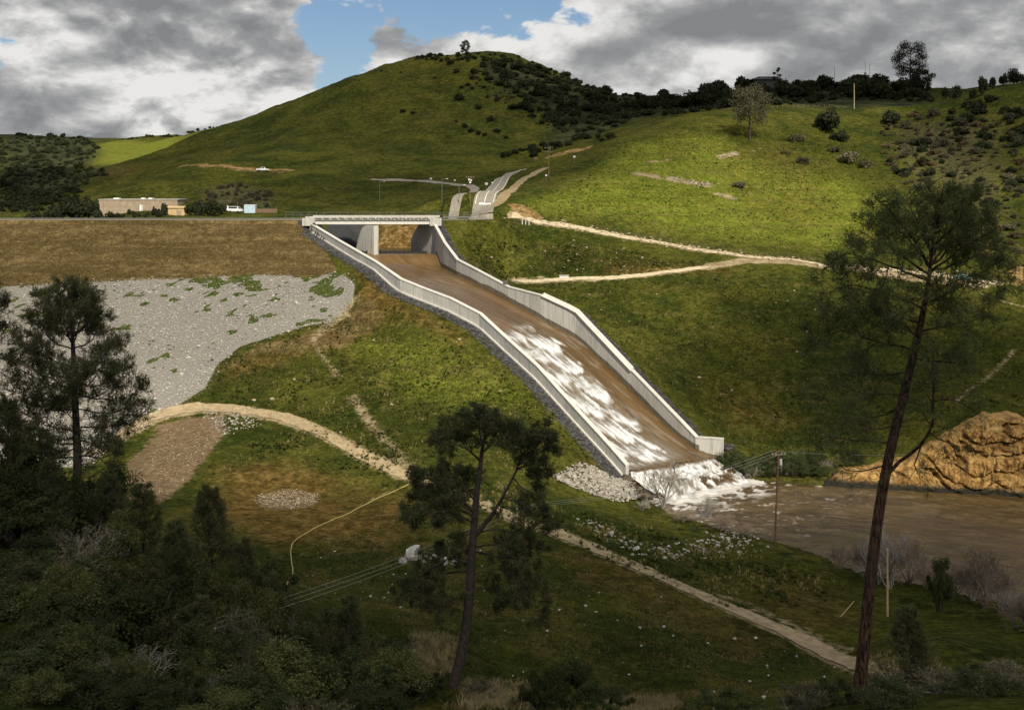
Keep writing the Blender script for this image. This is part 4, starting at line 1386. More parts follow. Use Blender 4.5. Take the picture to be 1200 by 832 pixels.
# gravel along the walls
ss_ = rng.rand(5200) * (S_END_L + 292) - 292
pp_ = lp(ss_) - 1.9 - rng.rand(5200) ** 1.4 * 2.8
xy_ = np.stack(sp_xy(ss_, pp_), -1)
P = np.c_[xy_, ground(xy_[:, 0], xy_[:, 1])][xy_[:, 1] < 329]
stuff('wall_gravel', *rocks(P, 0.28 + rng.rand(len(P)) ** 3 * 0.6, 8), M_darkst)
ss_ = rng.rand(2600) * (S_END_R + 1 + 270) - 270
pp_ = rp(ss_) + 1.2 + rng.rand(2600) ** 1.4 * 3.0
xy_ = np.stack(sp_xy(ss_, pp_), -1)
P = np.c_[xy_, ground(xy_[:, 0], xy_[:, 1])]
stuff('wall_gravel', *rocks(P, 0.28 + rng.rand(len(P)) ** 3 * 0.6, 9), M_darkst)
# stone pile below the chute's left corner
P = scatter_poly([(648, 560), (668, 553), (700, 550), (728, 562), (752, 585), (725, 588), (690, 578), (665, 570)], 2600, 21, wob=1.5)
P[:, 2] += (fbm(P[:, 0] / 3, P[:, 1] / 3, 3, 5)) * 0.6
stuff('stone_heap', *rocks(P, 0.2 + rng.rand(len(P)) ** 2 * 0.5, 22), M_heap)
P = scatter_poly([(734, 549), (741, 553), (760, 570), (784, 585), (775, 592), (748, 580), (732, 563)], 420, 62, wob=1)
P[:, 2] = np.maximum(P[:, 2], RIVER_Z - .2) + rng.rand(len(P)) * .5
stuff('bank_rubble', *rocks(P, 0.4 + rng.rand(len(P)) ** 2 * 0.9, 63), M_mud)
P = scatter_poly([(676, 612), (700, 610), (760, 640), (800, 640), (850, 622), (905, 632), (880, 645), (800, 655), (740, 650)], 430, 23, wob=4)
stuff('bank_stones', *rocks(P, 0.2 + rng.rand(len(P)) ** 3 * 0.65, 24, 0.6, 0.0), M_grey)
P = scatter_poly([(300, 582), (335, 574), (370, 580), (372, 590), (335, 597), (306, 593)], 700, 25, wob=2)
P[:, 2] += 0.2
stuff('pebble_patch', *rocks(P, 0.10 + rng.rand(len(P)) ** 2 * 0.22, 26, 0.6, 0.0), M_tan)
P = scatter_poly([(236, 478), (300, 482), (310, 494), (265, 510), (238, 488)], 260, 27, wob=3)
stuff('roadside_stones', *rocks(P, 0.2 + rng.rand(len(P)) ** 2 * 0.45, 28), M_heap)
P = scatter_poly([(160, 560), (190, 500), (262, 490), (262, 512), (225, 552), (188, 585)], 1600, 29)
stuff('pit_gravel', *rocks(P, 0.06 + rng.rand(len(P)) ** 3 * 0.28, 30, 0.6, 0.0), M_tan)
# rubble along the upper track, and pale rocks in the grass on the slopes
C = resample(TRAIL_UP[:, :2], 0.6)
q = C[rng.randint(0, len(C), 900)] + rng.randn(900, 2) * (1.5, 1.3) + (0.0, 0.4)
stuff('track_rubble', *rocks(np.c_[q, ground(q[:, 0], q[:, 1])], 0.25 + rng.rand(900) ** 3 * 0.9, 31), M_tan)
P = np.r_[scatter_poly([(560, 262), (700, 280), (840, 320), (640, 320), (560, 300)], 130, 33), scatter_poly([(640, 340), (960, 330), (960, 480), (850, 500)], 60, 34),
          scatter_poly([(700, 170), (1000, 170), (1000, 290), (640, 250)], 60, 35), scatter_poly([(420, 350), (560, 400), (680, 520), (420, 520), (250, 460)], 50, 36)]
stuff('slope_stones', *rocks(P, 0.18 + rng.rand(len(P)) ** 4 * 0.8, 37), M_tan)
P = scatter_poly([(340, 640), (500, 640), (620, 640), (980, 775), (960, 828), (560, 828), (400, 700)], 420, 38)
stuff('field_stones', *rocks(P, 0.06 + rng.rand(len(P)) ** 5 * 0.4, 39), M_white)
# stones on the two clay scars of the bright slope
for pts, nn in (([(786, 209), (834, 217)], 40), ([(842, 184), (864, 180)], 30)):
    h2 = hits(pts); q = h2[0][:2] + (h2[1] - h2[0])[:2] * rng.rand(nn, 1) + rng.randn(nn, 2) * 1.0
    stuff('scar_stones', *rocks(np.c_[q, ground(q[:, 0], q[:, 1])], 0.3 + rng.rand(nn) ** 3 * 0.9, 40), M_pale)
# boulders one can tell apart
BO = [(483, 655, 2.6, 2.4, 'tallest white boulder of the rock heap behind the middle pine', M_white), (497, 658, 1.7, 1.3, 'squat white boulder leaning on the tallest one of the rock heap', M_pale),
      (509, 656, 1.5, 1.1, 'cracked pale boulder in the middle of the rock heap behind the pine', M_pale), (520, 661, 1.4, 1.3, 'bright white boulder at the right end of the rock heap', M_white),
      (472, 660, 1.4, 1.0, 'small grey boulder at the left end of the rock heap', M_grey), (532, 661, 1.1, 0.7, 'flat pale boulder beside the pine trunk', M_pale),
      (745, 644, 1.3, 0.7, 'flat white boulder beside the dirt road above the river', M_white), (716, 627, 1.3, 0.9, 'rounded pale boulder at the upper end of the roadside stones', M_pale),
      (985, 570, 2.2, 1.3, 'tan boulder lying at the water line below the bluff', M_tan), (960, 572, 1.6, 0.9, 'small tan boulder at the water edge left of the bluff', M_tan)]
for k, (px, py, sx, sz_, lab, m) in enumerate(BO):
    p = hit(px, py, 80)
    v, f = ico2(1)
    rb = R(900 + k)
    v = v * (0.72 + 0.55 * rb.rand(len(v), 1)) * (1 + .25 * rb.randn(1, 3))
    v[:, 0] += v[:, 2] * .25 * rb.randn()
    v = v * (sx * .42, sx * .36, sz_ / 2)
    v[:, 2] += sz_ * 0.25
    tag(link('boulder', mesh_from('boulder', v, [f], m), loc=p), lab, 'boulder', 'boulders in the grass')

# ------------------------------------------------------------------ buildings on the crest
M_tanw = simple('tan_block_wall', (0.30, 0.235, 0.165), 0.9, 0.8, 0.15)
M_roof = simple('gravel_roof', (0.36, 0.33, 0.28), 0.9, 1.5, 0.2)
M_yel = simple('ochre_siding', (0.47, 0.335, 0.17), 0.8, 0.8, 0.12)
M_glass = simple('dark_glass', (0.02, 0.025, 0.03), 0.15, 1, 0.1, 0.6)
M_wpaint = simple('white_enamel', (0.72, 0.72, 0.70), 0.4, 1, 0.06, 0.5)
M_blue = simple('pale_blue_metal', (0.40, 0.50, 0.58), 0.5, 1, 0.1)
M_teal = simple('teal_paint', (0.09, 0.19, 0.19), 0.4, 1, 0.1, 0.5)
M_wood = simple('weathered_wood', (0.16, 0.105, 0.065), 0.9, 3, 0.35)
M_redwood = simple('creosote_wood', (0.115, 0.055, 0.035), 0.9, 3, 0.3)
M_palewood = simple('pale_timber', (0.42, 0.32, 0.19), 0.85, 3, 0.25)
M_sign = simple('sign_white', (0.55, 0.55, 0.53), 0.6, 2, 0.08)
M_hose = simple('yellow_hose', (0.40, 0.32, 0.11), 0.6, 3, 0.2)
M_wire = simple('aluminium_wire', (0.42, 0.41, 0.37), 0.4, 3, 0.1, 0.5, 0.3)
M_porc = simple('porcelain', (0.45, 0.44, 0.42), 0.3, 3, 0.1)
M_light = simple('lamp_lens', (0.7, 0.7, 0.66), 0.3, 1, 0.05)
M_tyre = M_black
M_slate = simple('dark_slate', (0.06, 0.057, 0.053), 0.9, 1, 0.2)


def at(px, D, dz=0.0):
    x = (px - CX) / F * D
    return np.array([x, D, float(ground(x, D)) + dz])


# long flat-roofed block
c = at(168, 432); w_ = 30.2; topz = EYE - (234.5 - HZ) / F * 426; base = c[2] - 3.0
b = thing('utility_building', 'long flat roofed tan block building behind the dam road', 'building', (c[0], 432, base))
H = topz - base
mb = MB(); mb.box((0, 0, H / 2), (w_, 12, H)); mb.build('wall', M_tanw, b)
mb = MB(); mb.box((0, 0, H + 0.15), (w_ + 0.5, 12.5, 0.3)); mb.build('roof', M_roof, b)
for x in (-9.5, 0.8, 3.6):
    mb = MB(); mb.box((x, -2, H + 0.5), (2.2 if x < 0 else 1.4, 2, 0.5)); mb.build('roof_vent', M_wpaint, b)
for x in np.arange(-13.5, 14, 3.0):
    mb = MB(); mb.box((x, -6.06, H * 0.5), (0.28, 0.2, H * 0.98)); mb.build('pilaster', M_tanw, b)
f = MB(); f.box((1.2, -6.05, 3.9), (1.2, 0.12, 2.3)); f.build('door', M_wpaint, b)
# small ochre shed in front
c = at(206, 398); base = c[2] - 0.6; topz = EYE - (243 - HZ) / F * 395
b = thing('storage_shed', 'small ochre shed standing in front of the long tan building', 'shed', (c[0], 398, base))
H = topz - base
mb = MB(); mb.box((0, 0, H / 2 - .15), (7.8, 4.5, H - .3)); mb.build('wall', M_yel, b)
mb = MB(); mb.hexa([(-4.2, -2.6, H - .3), (4.2, -2.6, H - .3), (4.2, 2.6, H - .3), (-4.2, 2.6, H - .3)], [(-4.1, -0.2, H + .35), (4.1, -0.2, H + .35), (4.1, 0.2, H + .35), (-4.1, 0.2, H + .35)]); mb.build('roof', M_yel, b)
mb = MB(); mb.box((1.8, -2.28, 1.2), (1.6, 0.08, 2.2)); mb.build('door', M_tanw, b)
# pale blue container, white trailers, low fence
c = at(293.5, 402)
b = thing('site_container', 'pale blue site container beside the scrubby knoll', 'container', (c[0], 402, c[2]))
mb = MB(); mb.box((0, 0, 1.5), (4.0, 2.6, 2.9)); mb.build('body', M_blue, b)
for x in np.arange(-1.8, 1.9, 0.45):
    mb = MB(); mb.box((x, -1.34, 1.5), (0.12, 0.09, 2.6)); mb.build('rib', M_blue, b)
mb = MB(); mb.box((0, 0, 3.02), (4.15, 2.75, 0.12)); mb.build('roof', M_wpaint, b)


def wheel(mb, c, r, wd, axis):
    a = np.array(axis) * wd / 2
    mb.tube([np.array(c) - a, np.array(c) + a], r, 12)


def vehicle(kind, label, cat, loc, rz, paint, group=None):
    v = thing(kind, label, cat, loc, rz, group)
    if kind == 'pickup_truck':
        L_, Wv = 5.4, 1.95
        prof = [(-2.7, 0.45), (2.65, 0.45), (2.7, 0.95), (1.45, 1.15), (-2.7, 1.15)]
        cab = [(-0.75, 1.16), (1.35, 1.16), (0.75, 1.85), (-0.6, 1.85)]
    elif kind == 'parked_van':
        L_, Wv = 5.2, 1.95
        prof = [(-2.6, 0.4), (2.6, 0.4), (2.6, 1.0), (1.9, 1.25), (-2.6, 1.25)]
        cab = [(-2.55, 1.26), (1.85, 1.26), (1.2, 2.15), (-2.5, 2.15)]
    else:
        L_, Wv = 4.5, 1.8
        prof = [(-2.2, 0.35), (2.2, 0.35), (2.25, 0.75), (1.2, 0.95), (-2.2, 1.0)]
        cab = [(-1.9, 1.01), (1.15, 0.97), (0.45, 1.5), (-1.3, 1.5)]

    def prism(mb, pr, w0, w1=None):
        w1 = w1 or [w0] * len(pr)
        n = len(pr)
        Vv = [(x, -w1[i] / 2, z) for i, (x, z) in enumerate(pr)] + [(x, w1[i] / 2, z) for i, (x, z) in enumerate(pr)]
        Q = [(i, (i + 1) % n, n + (i + 1) % n, n + i) for i in range(n)]
        T = [(0, n - 1 - i, n - 2 - i) for i in range(n - 2)]
        T = [(0, i + 1, i) for i in range(1, n - 1)] + [(n, n + i, n + i + 1) for i in range(1, n - 1)]
        Q = [q[::-1] for q in Q]
        T = [q[::-1] for q in T]
        Q = [q[::-1] for q in Q]; T = [q[::-1] for q in T]
        mb.add(Vv, Q, T)
    mb = MB(); prism(mb, prof, Wv); mb.build('body', paint, v)
    mb = MB(); prism(mb, cab, Wv * .92, [Wv * .95, Wv * .95, Wv * .8, Wv * .8]); mb.build('cabin', paint, v)
    z0, z1 = cab[0][1] + 0.1, cab[2][1] - 0.08
    for sgn in (-1, 1):
        mb = MB(); x0, x1 = cab[3][0] + 0.1, cab[2][0] - 0.05
        yy = sgn * Wv * 0.47
        mb.box(((x0 + x1) / 2, sgn * Wv * 0.435, (z0 + z1) / 2), (x1 - x0, 0.10, z1 - z0)); mb.build('window', M_glass, v)
        for xx in (-L_ * 0.31, L_ * 0.31):
            mb = MB(); wheel(mb, (xx, sgn * (Wv / 2 - 0.1), 0.36), 0.36, 0.24, (0, 1, 0)); mb.build('wheel', M_tyre, v)
        mb = MB(); mb.box((L_ / 2 - 0.02, sgn * Wv * 0.35, 0.78), (0.1, 0.3, 0.16)); mb.build('headlight', M_light, v)
    xm = (cab[1][0] + cab[2][0]) / 2
    mb = MB(); mb.hexa([(cab[1][0] - .05, -.75, cab[1][1] + .06), (cab[1][0] + .02, -.75, cab[1][1] + .06), (cab[1][0] + .02, .75, cab[1][1] + .06), (cab[1][0] - .05, .75, cab[1][1] + .06)],
                       [(cab[2][0] - .02, -.65, cab[2][1] - .08), (cab[2][0] + .06, -.65, cab[2][1] - .08), (cab[2][0] + .06, .65, cab[2][1] - .08), (cab[2][0] - .02, .65, cab[2][1] - .08)]); mb.build('windscreen', M_glass, v)
    return v


c = hit(308, 201)
vehicle('pickup_truck', 'white pickup truck parked on the hillside road by the orange cutting', 'pickup', (c[0], c[1], c[2]), 0.15, M_wpaint)
c = at(263, 405); vehicle('parked_van', 'white van parked left of its pair, in front of the scrubby knoll', 'van', c, 0.1, M_wpaint, 'white vehicles by the knoll')
c = at(276, 404); vehicle('parked_van', 'white van parked nearer to the pale blue container', 'van', c, -0.3, M_wpaint, 'white vehicles by the knoll')
c = hit(1129, 328); vehicle('parked_car', 'teal car parked on the pale track behind the tall leaning pine', 'car', c, 0.1, M_teal)
c = at(312, 401)
f = thing('board_fence', 'low grey board fence right of the pale blue container', 'fence', c)
for k in range(9):
    mb = MB(); mb.box((-3.4 + k * 0.86, 0, 0.7), (0.78, 0.08, 1.5)); mb.build('board', M_wood, f)
# house roof on the skyline
c = at(897, 622); zt = EYE - (88 - HZ) / F * 622 - 2.0
b = thing('hilltop_house', 'low dark roofed house half hidden by trees on the right skyline', 'house', (c[0], 622, c[2] - 0.5))
H = max(2.6, zt - c[2] + 0.5)
mb = MB(); mb.box((0, 0, (H - 1) / 2), (14, 8, H - 1)); mb.build('wall', M_slate, b)
mb = MB(); mb.hexa([(-9, -5, H - 1), (9, -5, H - 1), (9, 5, H - 1), (-9, 5, H - 1)], [(-4, -0.3, H + 1), (7, -0.3, H + 1), (7, .3, H + 1), (-4, .3, H + 1)]); mb.build('roof', M_slate, b)
for x in (-4.5, 0, 4.5):
    mb = MB(); mb.box((x, -4.06, (H - 1) * .55), (1.6, 0.1, 1.1)); mb.build('window', M_glass, b)
# white block by the lower path
c = hit(661, 326)
b = thing('concrete_culvert', 'low white concrete culvert head beside the lower footpath', 'culvert', c)
mb = MB(); mb.box((0, 0, 0.25), (2.6, 0.5, 0.9)); mb.build('headwall', M_sign, b)
mb = MB(); mb.box((0, -0.05, 0.76), (2.8, 0.7, 0.14)); mb.build('cap', M_sign, b)

# ------------------------------------------------------------------ poles, lamps, signs
def pole(kind, label, cat, base, h, r, m, arms=(), group=None, lean=(0, 0)):
    p = thing(kind, label, cat, base, 0, group)
    mb = MB(); mb.tube([(0, 0, -0.6), (lean[0] * .5, lean[1] * .5, h * .5), (lean[0], lean[1], h)], [r, r * .88, r * .72], 8); mb.build('shaft', m, p)
    for z, wd, ang in arms:
        a = MB(); a.box((lean[0], lean[1] - r - .04, z), (wd, 0.11, 0.13), ang); ao = a.build('crossarm', M_wood, p)
        for k in (-0.46, -0.2, 0.2, 0.46):
            i = MB(); i.tube([(lean[0] + cos(ang) * wd * k, lean[1] - r - .04 + sin(ang) * wd * k, z + .06), (lean[0] + cos(ang) * wd * k, lean[1] - r - .04 + sin(ang) * wd * k, z + .32)], [.05, .07], 6); i.build('insulator', M_porc, ao)
    return p


def hfor(px, D, z0):   # height that puts a top at pixel row px
    return EYE - (px - HZ) / F * D - z0


PB = hit(908, 636, 100); hB = hfor(529, PB[1], PB[2])
p = pole('utility_pole', 'tall red brown power pole with crossarm on the river bank', 'utility pole', PB, hB, 0.17, M_redwood, ((hB - 0.5, 2.4, 0.15),), lean=(0.6, 0))
mb = MB(); mb.tube([(0.95, -.2, hB - 2.2), (0.95, -.2, hB - 1.2)], 0.22, 8); mb.build('transformer', M_porc, p)
PA = hit(614, 671, 100); hA = hfor(592, PA[1], PA[2])
pole('utility_pole', 'brown power pole right behind the forked middle pine', 'utility pole', PA, hA, 0.15, M_redwood, ((hA - 0.4, 2.2, 0.5),))
PC = at(236, 74); hC = hfor(735, 74, PC[2])
PD = hit(1040, 722, 80); hD = hfor(643, PD[1], PD[2])
pole('timber_post', 'bare pale timber pole on the grass right of the tall pine', 'pole', PD, hD, 0.15, M_palewood)
s0 = hit(983, 722, 80); e0 = W(1001, 704, s0[1] + 0.5)
mb = MB(); mb.tube([(0, 0, -.3), np.array(e0) - s0], 0.06, 6); tag(mb.build('leaning_stake', M_palewood, loc=s0), 'thin pale stake leaning in the grass left of the tall pine', 'stake')
p = hit(643, 208); h_ = hfor(171, p[1], p[2])
pole('utility_pole', 'grey power pole with double crossarm beside the climbing road', 'utility pole', p, h_, 0.2, M_wood, ((h_ - 0.9, 3.2, 0.2), (h_ - 2.4, 2.6, 0.2)))
p = hit(1001, 128); h_ = hfor(98, p[1], p[2])
pole('utility_pole', 'pale bare pole standing above the round oaks on the right hill', 'pole', p, h_, 0.22, M_palewood)
p = hit(1018, 92); h_ = 9.0
for px_, top_, D_ in ((978, 78, 640), (1014, 72, 640), (1019, 75, 640)):
    q = at(px_, D_); pole('radio_mast', 'thin grey mast on the skyline, ' + {978: 'alone to the left', 1014: 'taller of the close pair', 1019: 'shorter of the close pair'}[px_], 'mast', q, hfor(top_, D_, q[2]), 0.16, M_steel)
for px_, base_, top_, lab in ((518, 238, 210, 'left, standing beside the fence'), (538, 240, 217, 'middle, beside the side road'), (445, 238, 213, 'far left above the bridge')):
    q = hit(px_, base_); h_ = hfor(top_, q[1], q[2])
    sl = thing('street_lamp', 'slim grey street lamp post, ' + lab, 'street lamp', q)
    mb = MB(); mb.tube([(0, 0, -.4), (0, 0, h_)], [.13, .08], 6); mb.build('post', M_steel, sl)
    mb = MB(); mb.tube([(0, 0, h_ - .1), (0.7, 0, h_ + .12), (1.5, 0, h_ + .15)], .05, 5); mb.build('arm', M_steel, sl)
    mb = MB(); mb.box((1.7, 0, h_ + .1), (.7, .3, .16)); mb.build('lamp_head', M_light, sl)
q = hit(551, 239); h_ = hfor(206, q[1], q[2])
sp_ = pole('utility_pole', 'pole with white boxes and crossarm above the road junction', 'utility pole', q, h_, 0.14, M_wood, ((h_ - 0.6, 2.6, 0.0),))
for dx, dz, sz in ((-.35, h_ - 1.3, .55), (.35, h_ - 1.5, .5), (0, h_ - 2.2, .6)):
    mb = MB(); mb.box((dx, -.35, dz), (sz, .25, sz)); mb.build('equipment_box', M_sign, sp_)
for px_, py_, hh, wd, lab in ((505, 216, 2.2, 1.2, 'white sign at the far left of the side road'), (533, 217, 1.9, .9, 'small white sign beside the side road, left of the boxes pole'),
                              (570, 222, 2.0, 1.3, 'pale road sign inside the bend of the main road'), (577, 220, 1.8, .8, 'small sign on the outer edge of the road bend'),
                              (640, 213, 2.2, .9, 'narrow white marker at the foot of the power pole'), (673, 191, 2.3, 1.2, 'white sign on the grass right of the power pole'),
                              (729, 262, 2, 1.0, ''), (628, 192, 2.4, 2.4, 'wide dark sign over the top of the climbing road')):
    if not lab: continue
    q = hit(px_, py_)
    s_ = thing('road_sign', lab, 'sign', q)
    mb = MB(); mb.tube([(0, 0, -.3), (0, 0, hh)], .06, 5); mb.build('post', M_steel, s_)
    mb = MB(); mb.box((0, -.08, hh), (wd * .75, .05, wd * .6 if 'dark' not in lab else .7)); mb.build('sign_plate', M_sign if 'dark' not in lab else M_wood, s_)
for k, px_ in enumerate((612, 616, 620)):
    q = hit(px_, 263 + k * 0.4)
    mb = MB(); mb.tube([(0, 0, -.2), (0, 0, 1.3 - .15 * k)], .16, 7)
    tag(mb.build('marker_post', M_sign, loc=q), 'white marker post at the start of the upper track, ' + ('leftmost', 'middle', 'rightmost')[k] + ' of three', 'post', 'white posts at the track start')
# fence posts along the upper track
fn = thing('field_fence', 'wire fence of dark wooden posts along the uphill side of the upper track', 'fence', TRAIL_UP[4])
fo2_ = np.array(fn.location)
Cc = resample(TRAIL_UP[3:, :2], 2.6)
pts_ = []
for k, (x, y) in enumerate(Cc):
    y += 2.2; z = float(ground(x, y))
    mb = MB(); mb.tube([(x - fo2_[0], y - fo2_[1], z - fo2_[2] - .3), (x - fo2_[0], y - fo2_[1], z - fo2_[2] + 1.25)], .09, 5); mb.build('post', M_wood, fn)
    pts_.append((x - fo2_[0], y - fo2_[1], z - fo2_[2]))
mb = MB()
for dz in (.4, .8, 1.15): mb.tube(np.array(pts_) + (0, 0, dz), .012, 3, False)
mb.build('wire', M_steel, fn)
fn = thing('field_fence', 'row of short wooden fence posts below the oaks on the right hilltop', 'fence', hit(920, 127))
fo2_ = np.array(fn.location)
for px_ in np.linspace(905, 972, 12):
    q = hit(px_, 127 + .6 * sin(px_)) - fo2_
    mb = MB(); mb.tube([q + (0, 0, -.3), q + (0, 0, 1.4)], .13, 5); mb.build('post', M_wood, fn)


def unit2(v):
    v = np.array(v[:2]); return v / np.linalg.norm(v)


def cable(name, label, cat, a, b, sag, r, m, group=None, n=24):
    a = np.array(a, float); b = np.array(b, float)
    tt = np.linspace(0, 1, n)[:, None]
    P = a + (b - a) * tt
    P[:, 2] -= sag * 4 * (tt * (1 - tt))[:, 0]
    mb = MB(); mb.tube(P - a, r, 4, False)
    return tag(mb.build(name, m, loc=a), label, cat, group)


topA = PA + (0, 0, hA); topB = PB + (0.6, 0, hB); topC = PC + (0, 0, hC)
pole('utility_pole', 'power pole rising among the dark bushes at lower left', 'utility pole', PC, hC, 0.15, M_redwood, ((hC - .4, 2.2, .7),))
pCA = unit2(topA - topC); pAB = unit2(topB - topA)
for k, off in enumerate((-0.9, 0.0, 0.9)):
    nm = ('upper', 'middle', 'lower')[k]
    oC = np.array((-pCA[1] * -off, pCA[0] * -off, 0)); oA = np.array((-pAB[1] * -off, pAB[0] * -off, 0))
    cable('power_line', nm + ' wire of three from the lower left bushes to the pole behind the pine', 'cable', topC + oC, topA + oC, 0.9, 0.013, M_wire, 'power lines over the field')
    cable('power_line', nm + ' wire of three from the pole behind the pine to the riverside pole', 'cable', topA + oA, topB + oA * 1.2, 1.6, 0.013, M_wire, 'power lines over the field')
    far = np.array(W(846, 552 + k * 6, 262))
    cable('power_line', nm + ' wire of three from the riverside pole to the dark far bank', 'cable', topB + oA * 1.2, far, 1.2, 0.012, M_wire, 'power lines over the field')
cable('power_line', 'single thin wire running right from the riverside pole across the river', 'cable', topB, W(1120, 530, 236), 0.6, 0.012, M_wire, 'power lines over the field')
# yellow hose across the field
Hh = hits([(480, 568), (456, 579), (432, 590), (400, 606), (370, 619), (347, 633), (341, 645), (342, 662), (343, 674), (336, 686)], 90)
C = resample(Hh[:, :2], 0.7)
P = np.c_[C, ground(C[:, 0], C[:, 1]) + 0.13]
mb = MB(); mb.tube(P - P[0], 0.075, 5); tag(mb.build('yellow_hose', M_hose, loc=P[0]), 'long yellow hose lying across the brown field down to the bushes', 'hose')

# ------------------------------------------------------------------ vegetation
M_bark = simple('grey_brown_bark', (0.060, 0.047, 0.037), 0.95, 3.0, 0.4, bump=0.05)
M_pinebark, t = mat('red_brown_bark')
pos = t.node('ShaderNodeTexCoord').outputs['Object']
b1 = t.noise(t.vm('MULTIPLY', pos, (7.0, 7.0, 1.6)), 1.0, 6, 0.7, 0.6); b2 = t.noise(t.vm('MULTIPLY', pos, (1.0, 1.0, 0.4)), 0.8, 4, 0.6)
c = t.mix(t.ss(b1, 0.42, 0.60), (0.022, 0.014, 0.010), (0.125, 0.075, 0.048))
c = t.mix(t.math('MULTIPLY', t.ss(b2, 0.45, 0.65), 0.5), c, (0.050, 0.040, 0.032))
finish(t, c, 0.95, b1, 1.0, 0.12, 0.05)
M_twig = simple('grey_twigs', (0.26, 0.23, 0.19), 0.95, 2.0, 0.3)
M_twig2 = simple('brown_twigs', (0.20, 0.155, 0.11), 0.95, 2.0, 0.35, objvar=0.25)
M_needle = leaf_mat('grey_green_needles', (0.062, 0.072, 0.028), (0.155, 0.162, 0.066), 0.35, 0.9, 0.1)
M_needle_d = leaf_mat('dark_needles', (0.056, 0.062, 0.028), (0.155, 0.156, 0.072), 0.32, 0.9, 0.1)
M_oak = leaf_mat('dark_oak_leaves', (0.026, 0.038, 0.013), (0.090, 0.102, 0.036), 0.25, 5.0, 0.45)
M_oakfar = leaf_mat('oak_leaves', (0.018, 0.024, 0.011), (0.052, 0.056, 0.026), 0.15, 3.0, 0.3)
M_olive = leaf_mat('olive_leaves', (0.050, 0.060, 0.018), (0.165, 0.165, 0.060), 0.28, 5.0, 0.4)
M_sage = leaf_mat('grey_sage_leaves', (0.065, 0.062, 0.034), (0.195, 0.172, 0.105), 0.25, 5.0, 0.35)
M_scrub = leaf_mat('scrub_leaves', (0.050, 0.050, 0.028), (0.125, 0.115, 0.070), 0.2, 0.3)
M_dryw = leaf_mat('dry_weed', (0.23, 0.175, 0.085), (0.42, 0.34, 0.19), 0.3, 1.0)


def unit(v): return v / (np.linalg.norm(v, axis=-1, keepdims=True) + 1e-9)


def leaf_tris(C, size, rng, flat=0.0):
    """one small triangle per centre"""
    n = len(C)
    a = unit(rng.randn(n, 3)); b = unit(np.cross(a, rng.randn(n, 3)))
    if flat:
        a[:, 2] *= 1 - flat; b[:, 2] *= 1 - flat
    s = np.broadcast_to(size, (n,))[:, None] * (0.6 + 0.8 * rng.rand(n, 1))
    V = np.stack([C + a * s * 0.6, C - a * s * 0.35 + b * s * 0.45, C - a * s * 0.35 - b * s * 0.45], 1)
    return V.reshape(-1, 3), np.arange(n * 3).reshape(-1, 3)


def needle_tris(P, Dr, n_per, length, width, spread, rng):
    n = len(P)
    d = unit(Dr[:, None] + rng.randn(n, n_per, 3) * spread)
    L = length * (0.6 + 0.7 * rng.rand(n, n_per, 1))
    b = P[:, None] + rng.randn(n, n_per, 3) * length * 0.25
    side = unit(np.cross(d, rng.randn(n, n_per, 3))) * width
    V = np.stack([b - side, b + side, b + d * L], 2)
    return V.reshape(-1, 3), np.arange(n * n_per * 3).reshape(-1, 3)


class Tree:
    def __init__(self, seed):
        self.rng = R(seed); self.mb = MB(); self.tips = []; self.dirs = []; self.fine = MB()

    def path(self, P, r, sides=7):
        self.mb.tube(P, r, sides, False)

    def grow(self, p, d, length, rad, level, kids=5, droop=0.0, spread=0.7, up=0.15, curl=0.25, tips_from=0.4, keep=1.0):
        rng = self.rng
        k = 5 if level else 4
        P = [np.array(p, float)]; d = unit(np.array(d, float))
        for i in range(k):
            d = unit(d + rng.randn(3) * curl * 0.5 + np.array([0, 0, up - droop * (i / k)]) * 0.35)
            P.append(P[-1] + d * length / k)
        P = np.array(P)
        self.mb.tube(P, np.linspace(rad, rad * 0.35, k + 1), 5 if level > 1 else 3, False)
        if level == 0:
            for i in range(1, k + 1):
                if i / k >= tips_from and rng.rand() < keep:
                    self.tips.append(P[i]); self.dirs.append(d)
            return
        for j in range(kids):
            t = 0.3 + 0.7 * (j + rng.rand() * 0.8) / kids
            t = min(t, 0.99)
            f = t * k; i = int(f)
            q = P[i] + (P[i + 1] - P[i]) * (f - i)
            ax = unit(np.cross(P[min(i + 1, k)] - P[i], rng.randn(3)))
            dd = unit(unit(P[min(i + 1, k)] - P[i]) * 0.75 + ax * spread)
            self.grow(q, dd, length * (0.62 - 0.28 * t) * (0.8 + .4 * rng.rand()), rad * 0.42, level - 1, kids, droop, spread, up, curl, tips_from, keep)
        self.tips.append(P[-1]); self.dirs.append(d)

    def along(self, P, r0, r1, level, step, length, kids=4, start=0.25, sides=6, **kw):
        """a hand-placed limb with branchlets along it"""
        P = resample(np.array(P, float), 0.6)
        n = len(P)
        P[1:-1] += self.rng.randn(n - 2, 3) * 0.05
        self.mb.tube(P, np.linspace(r0, r1, n), sides, False)
        seg = np.linalg.norm(np.diff(P, axis=0), axis=1).sum()
        m = max(2, int(seg / step))
        for j in range(m):
            t = start + (1 - start) * (j + self.rng.rand()) / m
            f = min(t, .995) * (n - 1); i = int(f)
            q = P[i] + (P[i + 1] - P[i]) * (f - i)
            tn = unit(P[i + 1] - P[i])
            ax = unit(np.cross(tn, self.rng.randn(3)))
            self.grow(q, tn * 0.55 + ax * 0.8, length * (1.15 - 0.5 * t) * (0.75 + .5 * self.rng.rand()), max(r1 * 0.9, r0 * 0.22) * 1.5, level, kids, **kw)
        self.tips.append(P[-1]); self.dirs.append(unit(P[-1] - P[-2]))


